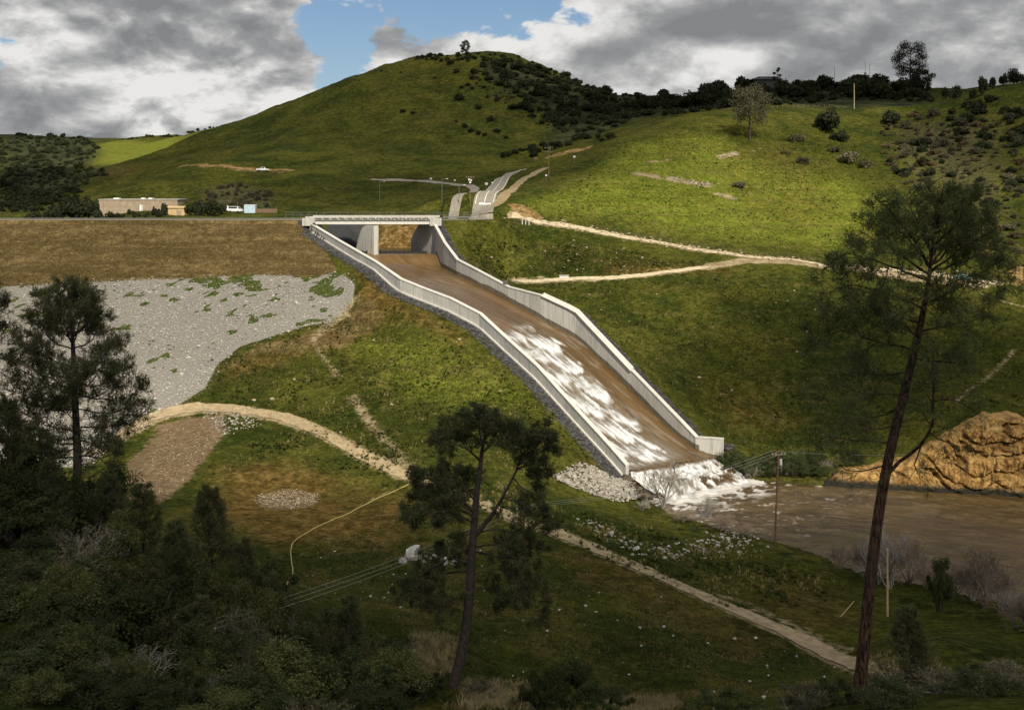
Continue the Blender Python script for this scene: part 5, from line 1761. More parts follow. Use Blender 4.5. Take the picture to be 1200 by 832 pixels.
def build_tree(t, name, label, cat, base, bark, foliage, group=None, origin=None):
    root = thing(name, label, cat, base, 0, group)
    o = np.array(base if origin is None else origin, float)
    V = np.concatenate(t.mb.V) - o
    link('trunk', mesh_from('trunk', V, [np.concatenate(t.mb.Q)], bark, smooth=True), root)
    for nm, V2, F2, m in foliage:
        link(nm, mesh_from(nm, V2 - o, [F2], m), root)
    return root


# --- tall leaning pine at right
def px3(pts, D0, r=None, dd=None):
    out = []
    for k, q in enumerate(pts):
        D = D0 + (q[2] if len(q) > 2 else 0.0)
        out.append(W(q[0], q[1], D))
    return np.array(out)


base = hit(1007, 824, 50)
D0 = base[1]
T = Tree(41)
tr = px3([(1006, 830), (1008, 800), (1013, 750), (1020, 680), (1030, 600), (1043, 530), (1060, 460), (1074, 400), (1084, 355), (1090, 315), (1093, 285), (1096, 255), (1100, 232)], D0)
tr[0][2] = base[2] - 0.8
P = resample(tr, 0.7)
T.mb.tube(P, np.interp(np.linspace(0, 1, len(P)), [0, .1, .5, .72, .83, 1], [.42, .36, .30, .22, .12, .03]), 10, False)
st = px3([(1036, 562), (1055, 540), (1078, 522, -1), (1091, 500, -1.5), (1094, 470, -2), (1092, 440, -2.2), (1094, 408, -2.5)], D0)
T.along(st, 0.13, 0.03, 1, 0.9, 1.5, start=0.4, droop=0.2, keep=0.5)
upper = [[(1090, 315), (1070, 280, -1), (1045, 250, -2), (1030, 236, -2.5)], [(1092, 300), (1075, 258, 1), (1062, 230, 1.5)], [(1093, 285), (1100, 250, -1), (1105, 222, -1.5)], [(1091, 312), (1120, 270, 1.5), (1140, 240, 2)],
         [(1090, 318), (1130, 290, -1.5), (1160, 272, -2.5)], [(1089, 322), (1050, 295, 1.5), (1010, 272, 2.5)], [(1093, 290), (1125, 255, -2), (1128, 228, -2.6)], [(1091, 310), (1085, 265, 2.5), (1082, 240, 3)],
         [(1092, 300), (1112, 262, 3), (1118, 240, 3.8)], [(1090, 318), (1142, 302, 2), (1170, 290, 3)], [(1088, 330), (1045, 312, -2), (1005, 300, -3), (990, 296, -3.4)], [(1090, 312), (1058, 275, 3), (1030, 262, 4)], [(1091, 310), (1136, 276, 3), (1156, 258, 4)]]
for L_ in upper:
    T.along(px3(L_, D0), 0.085, 0.022, 1, 0.40, 1.7, start=0.32, droop=-0.1, kids=5, tips_from=0.5)
nup = len(T.tips)
mid = [[(1085, 350), (1120, 330, 1.5), (1160, 320, 2.5), (1172, 330, 3)], [(1082, 362), (1030, 340, -1.5), (985, 335, -2.5), (962, 352, -3)], [(1080, 378), (1040, 372, 2), (1000, 360, 3)], [(1078, 388), (1115, 380, -1.5), (1150, 372, -2.5)],
       [(1072, 410), (1025, 400, -1), (985, 388, -2), (958, 398, -2.5)], [(1070, 418), (1105, 425, 2), (1135, 420, 3)], [(1066, 435), (1035, 440, 2.5), (1005, 436, 3.5)], [(1076, 395), (1060, 380, -3), (1040, 372, -4)], [(1084, 355), (1100, 350, -3), (1125, 350, -4)]]
for L_ in mid:
    T.along(px3(L_, D0), 0.07, 0.018, 1, 0.36, 1.9, start=0.22, droop=0.25, kids=6, keep=0.85)
nmid = len(T.tips)
low = [[(1060, 462), (1020, 462, -1.5), (985, 452, -2.5), (958, 470, -3)], [(1056, 478), (1020, 490, 2), (990, 486, 3), (962, 500, 3.5)], [(1050, 500), (1010, 505, -2), (980, 520, -3)], [(1046, 520), (1005, 516, 1.5), (965, 512, 2), (945, 520, 2.5)],
       [(1040, 545), (1010, 552, -1), (985, 548, -1.5)], [(1093, 470, -2), (1120, 470, -2.5), (1150, 488, -3)], [(1088, 505, -1.5), (1110, 520, -2), (1120, 530, -2)], [(1064, 446), (1095, 450, 2), (1125, 440, 3)], [(1080, 520, -1), (1072, 545, -1.2), (1082, 560, -1.2)]]
for L_ in low:
    T.along(px3(L_, D0), 0.06, 0.014, 1, 0.40, 1.8, start=0.2, droop=0.35, kids=6, keep=0.55, curl=0.5)
tp, td = np.array(T.tips), np.array(T.dirs)
den = np.ones(len(tp), bool)
vs = [needle_tris(tp[:nup], td[:nup], 6, 0.42, 0.030, 0.75, R(1)), needle_tris(tp[nup:nmid], td[nup:nmid], 7, 0.42, 0.028, 0.7, R(21)), needle_tris(tp[nmid:], td[nmid:], 5, 0.38, 0.02, 0.7, R(22))]
v1 = (np.concatenate([a for a, b in vs]), np.concatenate([b + sum(len(q[0]) for q in vs[:i]) for i, (a, b) in enumerate(vs)]))
build_tree(T, 'pine_tree', 'tall leaning pine with a feathery crown and bare red brown trunk at right', 'tree', base, M_pinebark, [('crown', v1[0], v1[1], M_needle)])

# --- forked pine in the middle
base = hit(532, 808, 60); D0 = base[1]
T = Tree(43)
tr = px3([(528, 815), (533, 795), (543, 755), (550, 700), (553, 650), (556, 610), (559, 575), (563, 545), (566, 520), (572, 503)], D0)
tr[0][2] = base[2] - .6
P = resample(tr, 0.7)
T.mb.tube(P, np.interp(np.linspace(0, 1, len(P)), [0, .1, .55, .8, 1], [.50, .42, .34, .22, .06]), 10, False)
fork = px3([(556, 628), (578, 602, -.5), (596, 570, -1), (608, 545, -1.2), (618, 522, -1.3)], D0)
T.along(fork, 0.20, 0.05, 1, 0.9, 1.4, start=0.75)
limbs = [([(566, 520), (545, 505, 1), (525, 503, 1.5), (512, 510, 2)], 0.1), ([(567, 515), (580, 500, -1), (592, 495, -1.5)], .1), ([(563, 540), (540, 522, -1.5), (520, 520, -2.5)], .1), ([(566, 520), (560, 500, 2), (548, 490, 3)], .1),
         ([(565, 530), (585, 512, 2), (600, 506, 3)], .1), ([(568, 510), (565, 495, -2), (560, 488, -3)], .08),
         ([(608, 545, -1.2), (630, 525, -.5), (645, 520, 0)], .08), ([(612, 535, -1.2), (606, 515, -3), (600, 508, -3.5)], .08), ([(615, 528, -1.2), (632, 512, -2), (640, 506, -2.5)], .08), ([(605, 550, -1), (625, 545, 1), (642, 545, 2)], .08), ([(617, 524, -1.3), (618, 506, -.5)], .06),
         ([(557, 600), (530, 575, -1), (505, 560, -1.5), (490, 562, -2)], .12), ([(557, 605), (525, 592, 1.5), (500, 588, 2.5), (478, 596, 3)], .11), ([(556, 612), (528, 600, -2.5), (500, 602, -4), (484, 608, -4.5)], .1), ([(558, 590), (535, 560, 2), (520, 552, 3)], .1), ([(557, 602), (520, 578, 3.5), (500, 572, 5)], .1)]
for L_, r_ in limbs:
    T.along(px3(L_, D0), r_, 0.025, 1, 0.34, 1.35, start=0.3, kids=6, tips_from=0.3, droop=-0.1)
nd = len(T.tips)
low = [([(553, 660), (525, 655, -1), (500, 668, -1.5), (478, 684, -2)], .1), ([(553, 668), (520, 672, 1.5), (490, 690, 2), (470, 700, 2.5)], .09), ([(556, 645), (590, 655, 1), (610, 672, 1.5), (622, 690, 2)], .09), ([(556, 640), (585, 640, -1.5), (605, 660, -2), (606, 690, -2.4), (596, 705, -2.5)], .08),
       ([(590, 582, -1), (615, 592, -1.5), (640, 600, -2), (648, 608, -2)], .07), ([(600, 560, -1), (622, 580, 1), (636, 590, 1.4)], .06), ([(557, 625), (585, 620, 2), (612, 632, 3), (632, 650, 3)], .07), ([(553, 655), (535, 640, 2), (520, 632, 3)], .07), ([(520, 670), (500, 690, -2), (480, 695, -3)], .06), ([(605, 665), (625, 700, .5), (632, 722, .6)], .05), ([(552, 690), (575, 690, 1), (598, 705, 1.5)], .06), ([(551, 700), (530, 700, -1), (508, 712, -1.5)], .06)]
for L_, r_ in low:
    T.along(px3(L_, D0), r_, 0.02, 1, 0.36, 1.45, start=0.25, kids=6, droop=0.4, keep=0.9, curl=0.4)
tp, td = np.array(T.tips), np.array(T.dirs)
v1 = needle_tris(tp, td, 10, 0.38, 0.032, 0.8, R(2))
v2 = leaf_tris(np.repeat(tp[:nd], 2, 0) + R(3).randn(nd * 2, 3) * .28, 0.13, R(4))
build_tree(T, 'pine_tree', 'dark forked pine with clumped crowns standing in the middle of the field', 'tree', base, M_bark, [('crown', np.r_[v1[0], v2[0]], np.r_[v1[1], v2[1] + len(v1[0])], M_needle_d)])

# --- bushy pine at left
D0 = 108.0
base = at(90, D0)
T = Tree(47)
tr = px3([(90, 600), (91, 540), (89, 490), (87, 440), (85, 395), (82, 360), (80, 336)], D0)
P = resample(tr, 0.8)
T.mb.tube(P, np.interp(np.linspace(0, 1, len(P)), [0, .3, .7, 1], [.46, .40, .24, .05]), 9, False)
lim = []
for (y0, xe, ye, d) in ((400, 55, 350, 1.5), (395, 112, 352, -1.5), (405, 70, 340, -2), (402, 98, 340, 2), (410, 45, 372, -3), (408, 120, 375, 2.5), (385, 80, 345, 3.5), (390, 62, 366, 4), (390, 104, 362, -4), (375, 92, 338, -2.5)):
    lim.append(([(86, y0), ((86 + xe) / 2 + (xe - 86) * .1, (y0 + ye) / 2 + 8, d * .5), (xe, ye, d)], .09, 1.6, 0.42))
for (y0, xe, ye, d) in ((440, 22, 398, 2), (445, 140, 412, -2), (455, 10, 425, -3), (450, 148, 440, 3), (470, 5, 455, 2.5), (462, 162, 462, -3), (480, 30, 470, -4), (478, 152, 478, 4), (430, 40, 405, -4.5), (432, 128, 398, 4.5), (455, 60, 425, 6), (458, 120, 430, -6), (470, 80, 440, -6),
                      (535, 30, 530, 3), (532, 145, 528, -3), (525, 60, 530, -4), (540, 115, 545, 3), (505, 18, 478, 2), (500, 165, 488, -2), (512, 40, 508, -4), (515, 140, 512, 3.5), (520, 8, 505, 5), (490, 75, 470, 7)):
    lim.append(([(88, y0), ((88 + xe) / 2, (y0 + ye) / 2 + 6, d * .55), (xe, ye, d)], .085, 1.9, 0.5))
for L_, r_, ln, stp in lim:
    T.along(px3(L_, D0), r_, 0.025, 1, stp * .85, ln * 1.2, start=0.22, kids=5, tips_from=0.4, up=0.3)
tp, td = np.array(T.tips), np.array(T.dirs)
v1 = needle_tris(tp, td, 7, 0.50, 0.036, 0.7, R(6))
LP = build_tree(T, 'pine_tree', 'bushy dark pine in front of the pale stone slope at far left', 'tree', base, M_bark, [('crown', v1[0], v1[1], M_needle_d)])
q = at(-116, 104)
dup(LP, (q[0], q[1], q[2] + 1.5), 0.6, (1.15, 1.15, 1.2), 'dark pine mostly outside the left edge, one branch reaching in')

# --- generators for copies --------------------------------------------------
def lump_points(n, rng, squash=0.8, lumps=9, shell=0.5, r0=0.30, r1=0.28):
    """points filling a lumpy crown of about unit radius, base at z = 0"""
    c = unit(rng.randn(lumps, 3)) * (0.35 + (0.35 if r0 > .25 else 0.55) * rng.rand(lumps, 1)); c[:, 2] = np.abs(c[:, 2]) * 0.9
    r = r0 + r1 * rng.rand(lumps)
    k = rng.randint(0, lumps, n)
    d = unit(rng.randn(n, 3)) * (shell + (1 - shell) * rng.rand(n, 1))
    P = c[k] + d * r[k][:, None]
    P[:, 2] = (P[:, 2] + 0.35) * squash
    return P[P[:, 2] > 0.02], c, r


def shrub_mesh(name, seed, nleaf, lsize, leafm, barkm, squash=0.85, lumps=10, height=1.0, stem=0.25):
    """small tree or bush of unit radius in one mesh (leaves + stems)"""
    rng = R(seed)
    P, c, r = lump_points(nleaf, rng, squash, lumps)
    P[:, 2] = P[:, 2] * height + stem
    V, Fc = leaf_tris(P, lsize, rng)
    mb = MB()
    for k in range(min(lumps, 7)):
        e = c[k] * (1, 1, squash * height) + (0, 0, 0.35 * squash * height + stem)
        m_ = e * 0.5 + rng.randn(3) * 0.06; m_[2] = e[2] * .55
        mb.tube([(0, 0, -0.12), m_ * (0.6, 0.6, 1), e], [0.055, 0.035, 0.012], 5, False)
    TV = np.concatenate(mb.V); TQ = np.concatenate(mb.Q)
    return mesh_from(name, np.r_[V, TV], [Fc, TQ + len(V)], [leafm, barkm], fmat=np.r_[np.zeros(len(Fc)), np.ones(len(TQ))])


def twig_mesh(name, seed, levels, kids, m, r0=0.03, spread=0.75, n0=4, up=0.4, length=0.55):
    """leafless, many-stemmed bush or tree of about unit height"""
    t_ = Tree(seed)
    for k in range(n0):
        a = t_.rng.rand() * 2 * pi
        t_.grow((0, 0, -0.03), (cos(a) * .45, sin(a) * .45, 1), length, r0, levels, kids, spread=spread, up=up, curl=0.35)
    return mesh_from(name, np.concatenate(t_.mb.V), [np.concatenate(t_.mb.Q)], m)


def young_pine(seed, m, n=9):
    """conical young pine, unit height: returns trunk and crown meshes"""
    t_ = Tree(seed); rng = t_.rng
    t_.mb.tube([(0, 0, -.03), (0.01, 0, .5), (0, .01, 1.0)], [.016, .012, .003], 6, False)
    for k in range(n * 5):
        z = 0.08 + 0.88 * (k + rng.rand()) / (n * 5)
        a = rng.rand() * 2 * pi
        ln = 0.30 * (1 - z) ** 0.75 + 0.05
        t_.grow((0, 0, z), (cos(a), sin(a), 0.45), ln, .006, 1, 5, up=0.5, spread=.6, tips_from=0.25)
    tp, td = np.array(t_.tips), np.array(t_.dirs)
    V, Fc = needle_tris(tp, td, 9, 0.045, 0.0035, 0.7, rng)
    return (mesh_from('trunk', np.concatenate(t_.mb.V), [np.concatenate(t_.mb.Q)], M_bark), mesh_from('crown', V, [Fc], m))


FAR_OAK = [shrub_mesh('oak', 200 + k, 1500, 0.17, M_oakfar, M_bark, 0.8, 9 + k, 1.0, 0.12) for k in range(5)]
FAR_SCRUB = [shrub_mesh('scrub', 230 + k, 900, 0.15, M_scrub, M_twig2, 0.85, 9, 1.0, 0.04) for k in range(4)]
M_rust = leaf_mat('russet_scrub', (0.075, 0.055, 0.026), (0.185, 0.135, 0.072), 0.2, 2.0, .3)
FAR_RUST = [shrub_mesh('scrub', 250 + k, 800, 0.15, M_rust, M_twig2, 0.7, 8, 0.9, 0.04) for k in range(2)]
FAR_SAGE = [shrub_mesh('sage', 240 + k, 900, 0.14, M_sage, M_twig, 0.75, 8, 0.9, 0.04) for k in range(2)]


def put(meshes, name, label, cat, group, p, r, rng, zs=None):
    o = bpy.data.objects.new(name, meshes[rng.randint(len(meshes))])
    COL.objects.link(o)
    o.location = tuple(float(v) for v in p)
    o.rotation_euler = (0, 0, rng.rand() * 6.28)
    o.scale = (r * (0.75 + .7 * rng.rand()), r * (0.75 + .5 * rng.rand()), r * (zs or (0.7 + .5 * rng.rand())))
    tag(o, label, cat, group)
    return o


def scatter(meshes, name, label, cat, group, poly, n, rpx, seed, dmin=45, pw=1.6, zs=None):
    """individuals spread over a region of the ground that is given as seen in the photograph"""
    rng = R(seed)
    P = np.array(poly, float)
    lo, hi = P.min(0), P.max(0)
    k = 0; tries = 0
    while k < n and tries < n * 30:
        tries += 1
        q = lo + rng.rand(2) * (hi - lo)
        if sdist(np.array([q[0]]), np.array([q[1]]), P)[0] < 0: continue
        p = hit(q[0], q[1], dmin)
        r = (rpx[0] + (rpx[1] - rpx[0]) * rng.rand() ** pw) * p[1] / F
        put(meshes, name, label, cat, group, p + (0, 0, -0.1 * r), r, rng, zs)
        k += 1


OK_ = ('oak_tree', 'dark oak on the wooded right shoulder of the round green hill', 'tree', 'oaks on the round hill')
scatter(FAR_OAK, *OK_, [(590, 70), (640, 84), (735, 108), (768, 122), (745, 142), (700, 155), (650, 150), (610, 125), (560, 105), (545, 85)], 112, (4.6, 9.0), 301, 300, 1.3)
scatter(FAR_OAK, *OK_, [(484, 68), (545, 62), (600, 65), (650, 84), (740, 107), (745, 114), (650, 95), (600, 76), (540, 72), (490, 74)], 8, (3.6, 5.4), 302, 300)
scatter(FAR_OAK, 'oak_tree', 'dark oak in the belt of trees along the foot of the round hill', 'tree', 'oaks at the foot of the round hill', [(586, 186), (612, 176), (660, 166), (720, 152), (722, 162), (660, 180), (620, 190)], 26, (4.5, 8.0), 303, 300)
for px, py, r_ in ((538, 118, 7), (561, 128, 6), (575, 143, 6.5), (583, 155, 5), (593, 163, 3), (545, 150, 5), (552, 155, 5), (561, 158, 5), (568, 160, 4), (535, 144, 3), (472, 132, 4), (484, 134, 3), (486, 129, 2), (527, 76, 5), (535, 86, 5), (555, 84, 3), (541, 104, 3), (507, 70, 3), (470, 86, 2),
                   (553, 105, 3), (567, 104, 3), (571, 115, 3), (548, 101, 3.5), (582, 119, 5), (602, 128, 6), (624, 138, 5), (635, 146, 5), (590, 100, 5), (604, 105, 5), (420, 95, 1.6), (447, 84, 1.5), (510, 92, 2)):
    put(FAR_OAK, 'oak_tree', 'lone dark oak dotting the open grass of the round hill', 'tree', 'scattered oaks on open grass', hit(px, py, 300), r_ * hit(px, py, 300)[1] / F, R(int(px)))
scatter(FAR_OAK, 'oak_tree', 'dark oak in the wood along the right skyline', 'tree', 'oaks along the right skyline', [(758, 116), (800, 110), (850, 106), (900, 100), (960, 96), (1040, 97), (1090, 106), (1092, 120), (1040, 116), (960, 116), (925, 124), (850, 126), (790, 132), (750, 138)], 84, (8.0, 16.0), 304, 380, 1.2)
scatter(FAR_SCRUB + FAR_OAK[:2] + FAR_SAGE[:1] + FAR_RUST, 'scrub_bush', 'dull scrub bush on the rough right hand slope', 'bush', 'scrub on the right slope', [(1032, 150), (1075, 134), (1130, 138), (1200, 122), (1200, 315), (1150, 305), (1098, 250), (1060, 215), (1038, 190)], 240, (3.2, 9.5), 305, 300, 1.6)
scatter(FAR_OAK, 'oak_tree', 'dark oak near the top of the right hand slope', 'tree', 'oaks on the right slope', [(1105, 128), (1200, 112), (1200, 175), (1150, 165), (1110, 150)], 34, (4, 9), 306, 300)
scatter(FAR_SCRUB, 'scrub_bush', 'brown scrub bush on the knoll behind the vans', 'bush', 'scrub on the knoll', [(228, 250), (236, 226), (270, 216), (315, 224), (330, 248)], 90, (2.0, 5.5), 307, 300)
scatter(FAR_OAK, 'broadleaf_tree', 'dark tree in front of the long tan building', 'tree', 'trees around the tan building', [(150, 256), (150, 251), (200, 251), (200, 256)], 16, (2.2, 4.2), 308, 345, zs=1.5)
for px, D, r_, z_ in ((88, 395, 14, 1.5), (104, 400, 13, 1.7), (72, 405, 11, 1.4), (116, 390, 8, 1.3), (58, 410, 9, 1.3), (232, 395, 10, 1.5), (247, 392, 12, 1.35), (260, 398, 8, 1.4), (181, 392, 3.2, 2.8), (192, 393, 5, 2.4), (223, 392, 7, 1.8), (130, 388, 6, 1.2), (140, 388, 5, 1.2), (40, 415, 8, 1.2)):
    put(FAR_OAK, 'broadleaf_tree', 'dark tree in front of the long tan building', 'tree', 'trees around the tan building', at(px, D), r_ * D / F, R(int(px)), r_ * D / F / (r_ * D / F) * z_)
    bpy.context.scene.collection.objects[-1].scale[2] = r_ * D / F * z_
def wood(name, poly, n, rpx, seed, dmin, m, nleaf=320, lsize=0.34, zs=1.0):
    """a far wood that reads as one mass: many small crowns in one mesh"""
    rng = R(seed); P = np.array(poly, float); lo, hi = P.min(0), P.max(0)
    VV = []
    while len(VV) < n:
        q = lo + rng.rand(2) * (hi - lo)
        if sdist(np.array([q[0]]), np.array([q[1]]), P)[0] < 0: continue
        p = hit(q[0], q[1], dmin)
        r = (rpx[0] + (rpx[1] - rpx[0]) * rng.rand() ** 1.5) * p[1] / F
        L, c, rr = lump_points(nleaf, rng, 0.8, 8)
        V, Fc = leaf_tris(L * (r, r, r * (.8 + .4 * rng.rand()) * zs) + p, lsize * r, rng)
        VV.append(V)
    V = np.concatenate(VV)
    return tag(link(name, mesh_from(name, V, [np.arange(len(V)).reshape(-1, 3)], m)), kind='stuff')


wood('distant_wood', [(0, 158), (60, 160), (108, 162), (118, 180), (98, 194), (126, 206), (60, 234), (0, 247)], 420, (2.0, 5.5), 309, 560, M_oakfar, 200)
wood('distant_wood', [(0, 215), (40, 225), (95, 222), (90, 246), (0, 250)], 150, (3.0, 7.5), 310, 400, M_oakfar, 260)
wood('hilltop_wood', [(484, 68), (545, 62), (600, 65), (650, 84), (740, 107), (745, 116), (650, 95), (600, 76), (540, 72), (490, 74)], 130, (2.0, 4.2), 311, 300, M_oakfar)
wood('shoulder_wood', [(600, 72), (640, 84), (735, 108), (768, 122), (745, 142), (700, 155), (660, 158), (640, 130), (610, 100)], 300, (2.0, 5.0), 312, 300, M_oakfar)
wood('shoulder_scrub', [(545, 85), (600, 74), (640, 130), (660, 158), (610, 140), (570, 110)], 110, (1.2, 3.2), 313, 300, M_scrub)
wood('slope_scrub', [(1032, 150), (1075, 134), (1130, 138), (1200, 122), (1290, 130), (1290, 320), (1200, 315), (1150, 305), (1098, 250), (1060, 215), (1038, 190)], 560, (1.0, 4.0), 314, 300, M_scrub, 160)
wood('skyline_scrub', [(758, 120), (850, 110), (960, 104), (1090, 110), (1095, 121), (1000, 118), (925, 124), (850, 127), (770, 138)], 160, (3.0, 7.0), 315, 380, M_oakfar, 260)
for px in (150, 154, 160, 168, 172, 176, 179, 188, 192, 197, 201, 207, 222, 226, 232, 240, 246, 250, 255):
    D = 1230 if px < 215 else 1080
    r_ = 1.6 + (px * 7 % 5) * .35
    q = at(px, D)
    put(FAR_OAK, 'ridge_tree', 'small dark tree in the row along the far left ridge', 'tree', 'row of trees on the far ridge', q, r_ * D / F, R(px))
for px in (20, 30, 62, 90):
    put(FAR_OAK, 'ridge_tree', 'small dark tree in the row along the far left ridge', 'tree', 'row of trees on the far ridge', at(px, 1430), 2.4 * 1.1, R(px))
for px, py, r_ in ((1120, 117, 6), (1152, 112, 7), (1140, 116, 5), (1163, 104, 5), (1176, 101, 5), (1188, 98, 6), (1196, 96, 5), (1108, 116, 5)):
    p = hit(px, py, 380); put(FAR_OAK, 'oak_tree', 'dark oak on the skyline at the right edge', 'tree', 'oaks on the right edge skyline', p, r_ * p[1] / F, R(px), r_ * p[1] / F * 1.1)
# single bushes on the bright slope
SG = [(970, 152, 21, FAR_OAK, 'big dark round bush on the bright slope below the pale pole', 1.1), (984, 165, 12, FAR_OAK, 'dark bush tucked in front of the big round one', .9), (932, 166, 13, FAR_SCRUB, 'wide brown bush left of the big dark round one', .8), (942, 192, 9, FAR_SCRUB, 'small brown bush on open grass below the wide brown one', 1.0),
      (867, 220, 9.5, FAR_SAGE, 'lone grey bush beside the pale clay scars', 1.15), (994, 190, 17, FAR_SAGE, 'pale grey bush, left of the pair on the bright slope', 1.0), (1014, 196, 13, FAR_SAGE, 'pale grey bush, right of the pair on the bright slope', 1.0), (1045, 145, 13, FAR_OAK, 'dark bush at the upper left corner of the scrubby slope', 1.1),
      (920, 180, 7, FAR_SAGE, 'low pale bush on the grass left of the small brown one', .6), (978, 178, 9, FAR_SCRUB, 'low brown bush between the dark and the grey bushes', .7), (1020, 254, 4, FAR_SCRUB, 'tiny bush low on the bright slope near the leaning pine', 1.4), (1058, 205, 10, FAR_OAK, 'dark bush at the left edge of the scrubby slope', .8)]
for px, py, r_, mm, lab, zs in SG:
    p = hit(px, py, 250); r = r_ * p[1] / F
    o = put(mm, 'bush', lab, 'bush', None, p + (0, 0, -.1 * r), r, R(int(px + py)))
    o.scale[2] = r * zs


def far_tree(name, label, px, base_py, top_py, crown_px, seed, m, bare=0.35, dmin=250, clumps=9, leaf=0.55, D=None, nl=2600, fork=False):
    p = hit(px, base_py, dmin) if D is None else at(px, D)
    h = hfor(top_py, p[1], p[2])
    cr = crown_px * p[1] / F
    T = Tree(seed); rng = T.rng
    T.mb.tube([(0, 0, -.5), (rng.randn() * .2, 0, h * .5), (rng.randn() * .3, 0, h * .92)], [h * .022, h * .016, h * .004], 7, False)
    C = []
    for k in range(clumps):
        z = h * (bare + (0.98 - bare) * (k + .5) / clumps)
        prof = sin(pi * min(1, max(.18, (z / h - bare) / (1.02 - bare)))) ** 0.6
        a = k * 2.4 + rng.rand()
        rr = cr * prof * (0.55 + .35 * rng.rand())
        e = np.array([cos(a) * rr, sin(a) * rr, z])
        T.mb.tube([(0, 0, z - h * .1), e * (0.5, .5, 1) - (0, 0, h * .04), e], [h * .008, h * .006, h * .002], 5, False)
        n = nl // clumps
        d = unit(rng.randn(n, 3)) * (rng.rand(n, 1) ** .5) * cr * 0.42 * (1, 1, .7)
        C.append(e + d)
    C = np.concatenate(C)
    v = leaf_tris(C, leaf, rng)
    return build_tree(T, name, label, 'tree', p, M_bark, [('crown', v[0], v[1], m)], origin=(0, 0, 0))


far_tree('pine_tree', 'tallest pine on the right skyline, with see-through rounded crown', 1067, 112, 50, 19, 401, M_oakfar, .3, 380, 20, .55, D=585, nl=6500)
far_tree('pine_tree', 'shorter pine leaning against the tallest one on the right skyline', 1081, 112, 82, 13, 402, M_oakfar, .12, 380, 15, .55, D=580, nl=4000)
far_tree('conifer_tree', 'small pointed conifer on the summit of the round hill', 545, 64, 48, 6, 403, M_oakfar, .05, 380, 16, .38, D=688, nl=3000)
far_tree('conifer_tree', 'small dark conifer beside the house on the right skyline', 911, 100, 79, 5, 404, M_oakfar, .12, 380, 9, .5, D=618, nl=1500)
far_tree('oak_tree', 'lone tall olive tree with a bare forked trunk on the bright slope', 879, 164, 102, 27, 405, M_scrub, .36, 300, 16, .5, nl=5200)

# --- bare trees by the river
BARE = [twig_mesh('bare_tree', 501, 3, 7, M_twig, 0.020, .85, 3, .4, .62), twig_mesh('bare_tree', 502, 3, 8, M_twig, 0.012, .85, 6, .3, .55), twig_mesh('bare_tree', 503, 3, 8, M_twig2, 0.012, .9, 7, .25, .55)]
for px, by, ty, wpx, k, lab, D in ((776, 596, 512, 34, 0, 'bare grey tree in front of the foot of the waterfall', None), (825, 612, 562, 26, 1, 'smaller bare tree on the near bank just right of the waterfall', None), (1043, 690, 582, 46, 1, 'wide bare grey tree on the near bank behind the pale pole', None),
                              (1155, 706, 612, 44, 2, 'bare brownish tree at the water edge near the right side', None), (1118, 700, 640, 30, 2, 'low bare bush between the round green shrub and the right bare tree', None), (1190, 735, 655, 34, 1, 'bare grey tree at the right edge above the river', None), (1012, 676, 612, 26, 2, 'thin bare tree left of the wide grey one', None),
                              (845, 622, 590, 24, 2, 'low leafless thicket on the near bank right of the smaller bare tree', None), (800, 612, 588, 22, 2, 'low leafless thicket below the waterfall', None), (752, 600, 575, 14, 1, 'small leafless bush among the stones left of the waterfall', None), (1085, 690, 640, 26, 2, 'low leafless bush left of the round green shrub', None),
                              (1065, 684, 600, 40, 2, 'brown leafless tree between the pale pole and the round green shrub', None), (1140, 704, 640, 30, 1, 'low grey leafless bush just left of the right bare tree', None), (1172, 718, 640, 34, 2, 'brown leafless tree right of the right bare tree', None),
                              (985, 668, 620, 24, 2, 'low brown thicket left of the tall trunk at the water edge', None), (1030, 684, 622, 30, 0, 'grey leafless bush directly behind the pale pole', None), (1205, 742, 668, 34, 2, 'brown leafless bush cut by the right edge', None), (872, 628, 606, 16, 2, 'low brown thicket left of the riverside pole', None)):
    p = hit(px, by, 90)
    h = hfor(ty, p[1], p[2]) / 1.08
    o = bpy.data.objects.new('bare_tree', BARE[k]); COL.objects.link(o)
    o.location = tuple(p); o.rotation_euler = (0, 0, px * .7)
    ws = wpx * p[1] / F * 2.1
    o.scale = (ws, ws, h)
    tag(o, lab, 'tree', 'bare trees along the river')

# --- near bushes
def near_bush(seed, n, ls, m, bark, squash, lumps, stem=0.1):
    rng = R(seed)
    P, c, r = lump_points(n, rng, squash, lumps, 0.3, 0.12, 0.22)
    P[:, 2] += stem
    V, Fc = leaf_tris(P, ls, rng)
    mb = MB()
    for k in range(min(9, lumps)):
        e = c[k] * (1, 1, squash) + (0, 0, .35 * squash + stem)
        mm = e * (.35, .35, .5) + rng.randn(3) * .05
        mb.tube([(rng.randn() * .03, rng.randn() * .03, -.25), mm, e], [.04, .028, .008], 5, False)
    for k in range(lumps * 2):       # twigs standing out of the leaf clumps
        j = k % min(9, lumps)
        d = unit(rng.randn(3) + (0, 0, .7)); q = (c[j] + (0, 0, .35)) * (1, 1, squash) + (0, 0, stem)
        e = q + d * r[j] * (0.8 + .5 * rng.rand())
        mb.tube([q, (q + e) / 2 + rng.randn(3) * .02, e], [.008, .006, .003], 3, False)
    return (mesh_from('stem', np.concatenate(mb.V), [np.concatenate(mb.Q)], bark), mesh_from('foliage', V, [Fc], m))


